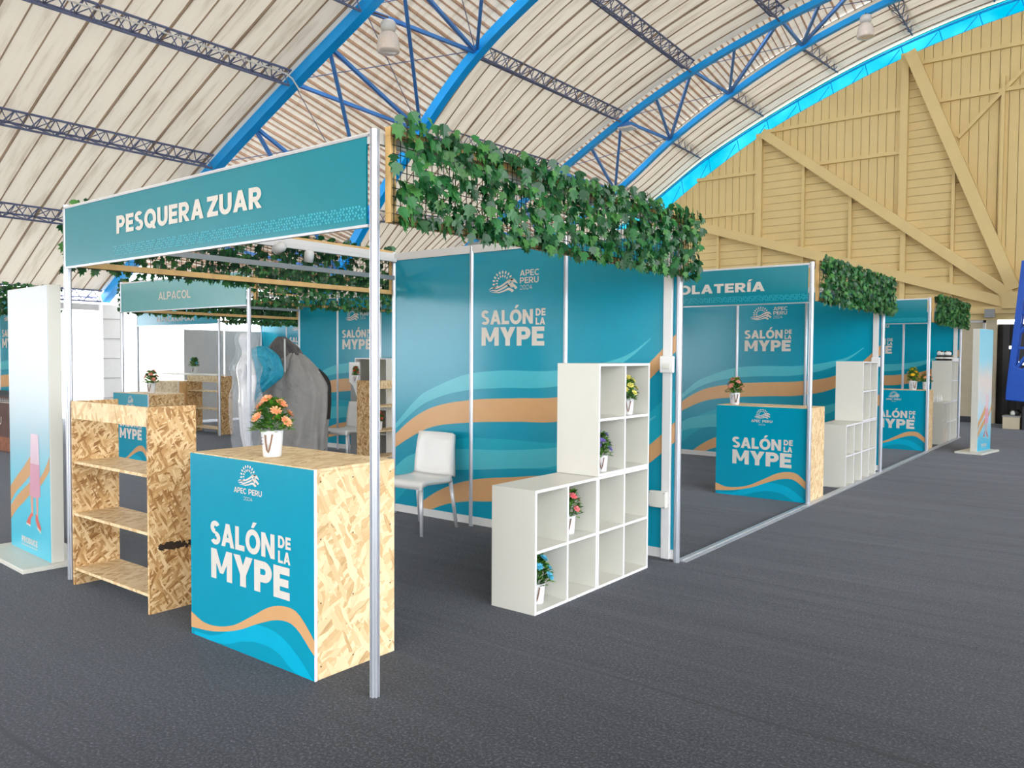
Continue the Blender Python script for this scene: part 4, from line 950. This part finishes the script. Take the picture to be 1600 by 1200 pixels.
def loft(name, root, levels, m, folds, amp, depth0, seed, y0=0.0, closed=False):
    """levels: (z, left, right, depth, fold amount)"""
    rng = random.Random(seed); mb = MB(); N = 72; rows = []
    zs = [l[0] for l in levels]; fn = [fx([(l[0], l[j]) for l in levels])[0] for j in (1, 2, 3, 4)]
    ph = [rng.uniform(0, 6.28) for _ in range(5)]
    for k in range(37):
        z = zs[0] + (zs[-1] - zs[0]) * k / 36; a, b, d, f = [g(z) for g in fn]; c, w = (a + b) / 2, max(.012, (b - a) / 2); row = []
        for j in range(N):
            t = 2 * PI * j / N; ct, st = math.cos(t), math.sin(t)
            ex = math.copysign(abs(ct) ** .75, ct); ey = math.copysign(abs(st) ** .75, st)
            fo = f * amp * (math.sin(folds * t + ph[0] + z * 1.3) + .6 * math.sin(folds * 1.7 * t + ph[1] - z * 2.1) + .35 * math.sin(folds * 3.1 * t + ph[2] + z * 6))
            row.append((c + ex * (w + fo), y0 + ey * (max(.01, d) + fo), z))
        rows.append(row)
    mb.rings(rows, m, caps=closed); return mb.build(name, root, smooth=True)

# ------------------------------------------------------------------ mannequin wrapped in glossy film
film = bpy.data.materials.new('clear_plastic_film'); film.use_nodes = True; ft_ = NT(film); fp = ft_.n['Principled BSDF']; fp.inputs['Base Color'].default_value = rgb(220, 226, 236); fp.inputs['Roughness'].default_value = 0.12
ftp = ft_.add('ShaderNodeBsdfTransparent'); fmx = ft_.add('ShaderNodeMixShader'); fno = ft_.add('ShaderNodeTexNoise', i_Scale=9.0, i_Detail=3.0); fbu = ft_.add('ShaderNodeBump', i_Strength=0.8, i_Distance=0.03); ftc = ft_.add('ShaderNodeTexCoord')
ft_.link(ftc.outputs['Object'], fno.inputs['Vector']); ft_.link(fno.outputs['Fac'], fbu.inputs['Height']); ft_.link(fbu.outputs[0], fp.inputs['Normal']); fmx.inputs[0].default_value = 0.17
ft_.link(ftp.outputs[0], fmx.inputs[1]); ft_.link(fp.outputs[0], fmx.inputs[2]); ft_.link(fmx.outputs[0], ft_.n['Material Output'].inputs['Surface']); M['film'] = film
def make_mannequin(loc, label, rz):
    r = thing('mannequin', label, 'mannequin', loc, rz)
    V = [((0, 0, 1.0), (.135, .105)), ((0, -.01, 1.15), (.108, .088)), ((0, -.005, 1.33), (.135, .10)), ((0, .01, 1.48), (.075, .065)), ((0, .005, 1.57), (.048, .05)), ((0, -.02, 1.69), (.082, .098)), ((0, -.005, 1.80), (.068, .085))]
    Ed = [(0, 1), (1, 2), (2, 3), (3, 4), (4, 5), (5, 6)]
    def chain(start, pts):
        k = start
        for p, rad in pts: V.append((p, (rad, rad))); Ed.append((k, len(V) - 1)); k = len(V) - 1
    for s in (-1, 1):
        chain(0, [((s * .085, .0, .90), .098), ((s * .075, -.01, .72), .082), ((s * .065, -.015, .50), .058), ((s * .06, .02, .32), .054), ((s * .055, .02, .12), .034), ((s * .055, -.08, .06), .03)])
        chain(2, [((s * .145, .01, 1.43), .052), ((s * .195, .045, 1.18), .038), ((s * .20, .02, .96), .028), ((s * .195, -.01, .86), .03), ((s * .185, -.025, .79), .016)])
        chain(2, [((s * .07, -.095, 1.30), .055)])
    me = bpy.data.meshes.new('body'); me.from_pydata([v[0] for v in V], Ed, []); me.materials.append(M['manneq'])
    o = bpy.data.objects.new('body', me); col.objects.link(o); o.parent = r
    o.modifiers.new('skin', 'SKIN'); sv = me.skin_vertices[0].data
    for i, v in enumerate(V): sv[i].radius = v[1]; sv[i].use_root = (i == 0)
    o.modifiers['skin'].use_smooth_shade = True
    s = o.modifiers.new('sub', 'SUBSURF'); s.levels = 2; s.render_levels = 2
    MB().lathe([(.0, 0), (.17, 0), (.17, .012), (.0, .016)], (0, 0, 0), 28, 'manneq', cap=False).build('stand_plate', r)
    MB().tube([(0, .02, .01), (0, .02, .95)], .012, 8, 'chrome').build('stand_rod', r)
    return r
mq = make_mannequin((-6.28, 3.57, 0), 'glossy white mannequin wrapped in clear film under the ALPACOL fascia', yaw - PI / 2 + .55)
loft('plastic_film', mq, [(.03, -.13, .13, .13, .4), (.4, -.17, .17, .17, .8), (.85, -.235, .235, .19, .8), (1.0, -.24, .24, .19, .6), (1.17, -.20, .20, .15, .6), (1.35, -.235, .235, .19, .6), (1.47, -.20, .20, .13, .5), (1.58, -.11, .11, .12, .4), (1.72, -.11, .11, .14, .4), (1.87, -.06, .06, .08, .2)], 'film', 5, .014, .1, 33)

# ------------------------------------------------------------------ clothes rack draped with a grey sheet and a turquoise jacket
rk = thing('clothes_rack', 'white clothes rack under the grey sheet', 'clothes rack', (-6.54, 4.5, 0), yaw)
for x in (-.3, .34):
    MB().tube([(x, 0, .06), (x, 0, 1.28 if x > 0 else 1.60)], .012, 8, 'white_metal').build('post', rk)
    MB().tube([(x, -.2, .03), (x, .2, .03)], .016, 8, 'blue_sticker').build('foot', rk)
MB().tube([(-.08, -.18, 1.2), (-.08, -.18, 1.73)], .012, 8, 'white_metal').build('upright', rk); MB().tube([(-.3, 0, 1.28), (.34, 0, 1.28)], .011, 8, 'white_metal').build('bar', rk)
cl = thing('draped_sheet', 'grey cloth sheet draped over the clothes rack', 'cloth', (-6.54, 4.5, 0), yaw)
loft('sheet', cl, [(.20, -.46, .40, .17, 1.0), (.5, -.44, .43, .19, .9), (.85, -.42, .46, .22, .6), (1.10, -.41, .46, .23, .35), (1.25, -.33, .37, .22, .4), (1.36, -.22, .27, .18, .6), (1.48, -.12, .16, .13, .6), (1.54, -.05, .07, .05, .5)], 'cloth', 11, .034, .2, 5)
loft('crumpled_top', cl, [(1.36, -.22, .16, .10, .5), (1.5, -.31, .10, .10, 1.0), (1.62, -.31, .02, .09, 1.3), (1.72, -.26, -.10, .07, 1.0), (1.765, -.22, -.15, .03, .8)], 'cloth_d', 5, .026, .1, 9, .02)
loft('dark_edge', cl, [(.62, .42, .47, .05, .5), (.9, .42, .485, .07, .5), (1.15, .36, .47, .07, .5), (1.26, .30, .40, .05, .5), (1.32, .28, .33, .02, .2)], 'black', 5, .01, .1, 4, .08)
jk = thing('puffer_jacket', 'turquoise quilted jacket hanging over the grey draped rack', 'jacket', (-6.54, 4.5, 0), yaw)
loft('jacket_body', jk, [(.74, -.50, -.47, .02, .3), (.95, -.50, -.40, .06, .6), (1.12, -.50, -.20, .09, 1.0), (1.22, -.51, -.08, .11, 1.0), (1.40, -.51, -.09, .12, 1.1), (1.52, -.50, -.16, .11, 1.0), (1.60, -.44, -.26, .07, .7), (1.63, -.38, -.30, .02, .2)], 'puffer', 7, .022, .1, 21, -.36)
sp = thing('sign_panel', 'white slanted board standing behind the second plastic chair', 'board', (0, 0, 0))
MB().mesh([(x, y, z) for y in (5.53, 5.55) for x, z in ((-6.60, 1.41), (-6.38, 1.41), (-6.38, .86), (-6.44, .92), (-6.51, 1.06), (-6.60, 1.12))], [(5, 4, 3, 2, 1, 0), (6, 7, 8, 9, 10, 11)] + [(i, (i + 1) % 6, 6 + (i + 1) % 6, 6 + i) for i in range(6)], 'plastic').build('board', sp)
MB().box(-6.59, -6.39, 5.552, 5.57, 0, 1.3, 'grey').build('backing', sp)

# ------------------------------------------------------------------ far objects on the open side
r = thing('display_table', 'dark brown cloth fronted table with zigzag border reading SU', 'table', (0, 0, 0))
MB().box(-12.9, -10.5, 2.46, 2.95, .0, .86, 'brown').build('table_body', r); MB().box(-12.92, -10.48, 2.44, 2.97, .86, .885, 'dark').build('table_top', r)
mb = MB(); mb.box(-12.9, -10.5, 2.452, 2.458, .03, .24, 'rust'); mb.box(-12.9, -10.5, 2.452, 2.458, .76, .77, 'letter')
for k in range(34): x = -12.88 + k * .07; mb.face([(x, 2.455, .78), (x + .07, 2.455, .78), (x + .035, 2.455, .84)], 'grey')
b = mb.build('border_print', r); tb = MB(); put_text(tb, 'SU', -11.32, -11.0, .42, .54, plane_front(2.458), 'letter', .12, .12, .004); tb.build('lettering', r, label='white capitals SU')
for z, nm in ((1.49, 'upper'), (1.06, 'lower')):
    r = thing('wall_shelf', 'small wooden %s shelf with bottles behind the mannequin' % nm, 'wall shelf', (0, 0, 0)); MB().box(-13.72, -13.45, 8.72, 8.97, z, z + .03, 'apricot').build('board', r, bevel=.003)
    MB().box(-13.70, -13.68, 8.8, 8.97, z - .12, z, 'apricot').build('bracket', r)
    for k, x in enumerate((-13.64, -13.52)):
        o = MB().lathe([(.0, 0), (.03, 0), (.032, .10), (.012, .14), (.012, .17), (.0, .172)], (0, 0, 0), 12, 'bottle' if k else 'fl_rose', cap=False).build('bottle', None, (x, 8.83, z + .03), smooth=True)
        tag(o, '%s bottle on the %s small wooden shelf behind the mannequin' % ('dark' if k else 'pinkish', nm), 'bottle')

# toys and bottles on the last stand's cube shelves
def toy(loc, rz, label):
    r = thing('toy_animal', label, 'toy', loc, rz, 'black and white toys on the last tower cube')
    MB().lathe([(.0, 0), (.045, .005), (.06, .05), (.045, .095), (.0, .105)], (0, 0, 0), 14, 'black', cap=False).build('body', r, smooth=True)
    h = MB().lathe([(.0, 0), (.035, .012), (.044, .045), (.03, .08), (.0, .088)], (0, 0, .09), 14, 'plastic', cap=False).build('head', r, smooth=True)
    for s in (-1, 1): MB().lathe([(0, 0), (.016, .004), (.016, .022), (0, .028)], (s * .03, 0, .16), 10, 'black', cap=False).build('ear', h, smooth=True)
    MB().lathe([(.0, 0), (.062, 0), (.062, .03), (.0, .032)], (0, 0, .035), 14, 'plastic', cap=False).build('belly_band', r, smooth=True)
for k, (x, y) in enumerate(((-.2, 14.08), (-.1, 14.2), (-.22, 14.4), (-.12, 14.55))): toy((x, y, 1.473), k, 'small black and white toy on top of the last tower cube')
for k in range(6):
    o = MB().lathe([(.0, 0), (.022, 0), (.024, .07), (.008, .10), (.008, .13), (.0, .131)], (0, 0, 0), 12, 'plastic', cap=False).build('bottle', None, (-.17 + .05 * (k % 2), 13.4 + .09 * k, .735), smooth=True)
    tag(o, 'small white bottle standing on the low cube shelf of the last stand', 'bottle', 'white bottles on the last low cube')
for k, (c, y, z) in enumerate((('fl_gold', 13.42, .018), ('fl_peach', 13.56, .018), ('leafC', 13.82, .018), ('fl_blue', 14.12, .018))):
    r = thing('gift_bag', '%s printed paper bag in the lower cubes of the last stand' % ('yellow', 'peach', 'green', 'blue')[k], 'paper bag', (-.12, y, z)); MB().box(-.05, .05, -.04, .04, 0, .2, c).build('bag', r, bevel=.004)
    MB().tube([(.0, -.02, .2), (.0, -.015, .25), (0, .015, .25), (0, .02, .2)], .003, 5, 'rope').build('handle', r)

# blue steel hoop stand at the gable door
r = thing('hoop_stand', 'royal blue steel stand with leaning lattice legs before the black doorway', 'hoop stand', (0, 0, 0))
MB().box(.78, 2.0, 17.7, 18.3, 0, .5, 'dark').build('base', r, bevel=.02)
mb = MB(); pl_ = [(.46, .62), (2.0, .52), (2.0, 1.45), (1.1, 1.45), (.72, 1.30), (.55, 1.40)]
mb.mesh([(x, y, z) for y in (17.75, 18.25) for x, z in pl_], [(5, 4, 3, 2, 1, 0), (6, 7, 8, 9, 10, 11)] + [(i, (i + 1) % 6, 6 + (i + 1) % 6, 6 + i) for i in range(6)], 'blue_pad'); mb.build('padded_body', r, bevel=.02)
for y in (17.8, 18.2):
    MB().beam((.52, y, .7), (.75, y, 3.6), .09, .12, 'blue_pad').build('leg', r); MB().beam((.85, y, .9), (.98, y, 3.6), .08, .10, 'blue_pad').build('leg', r)
    for a, b in (((.56, 1.2), (.92, 1.75)), ((.60, 1.75), (.90, 1.75)), ((.62, 2.0), (.94, 2.4)), ((.66, 2.5), (.93, 2.5)), ((.68, 2.75), (.96, 3.2))): MB().beam((a[0], y, a[1]), (b[0], y, b[1]), .05, .05, 'blue_pad').build('brace', r)
for s in (.75, .98): MB().box(s - .03, s + .03, 17.8, 18.2, 3.55, 3.62, 'blue_pad').build('crossbar', r)
r = thing('storage_box', 'low grey box on the carpet under the blue stand', 'box', (.58, 17.95, 0)); MB().box(-.16, .16, -.2, .2, 0, .26, 'gable_d').build('body', r, bevel=.01); MB().box(-.17, .17, -.21, .21, .26, .29, 'grey').build('lid', r, bevel=.006)
r = thing('folded_bag', 'black and white bag lying on the low grey box', 'bag', (.64, 17.92, .29))
MB().lathe([(0, 0), (.10, .01), (.115, .07), (.07, .13), (0, .14)], (0, 0, 0), 16, 'black', cap=False).build('bag', r, smooth=True)
for t in (0.3, 2.2, 4.1): MB().lathe([(0, 0), (.04, .01), (.045, .06), (.02, .10), (0, .105)], (.07 * math.cos(t), .07 * math.sin(t) - .04, .005), 12, 'plastic', cap=False).build('white_patch', r, smooth=True)
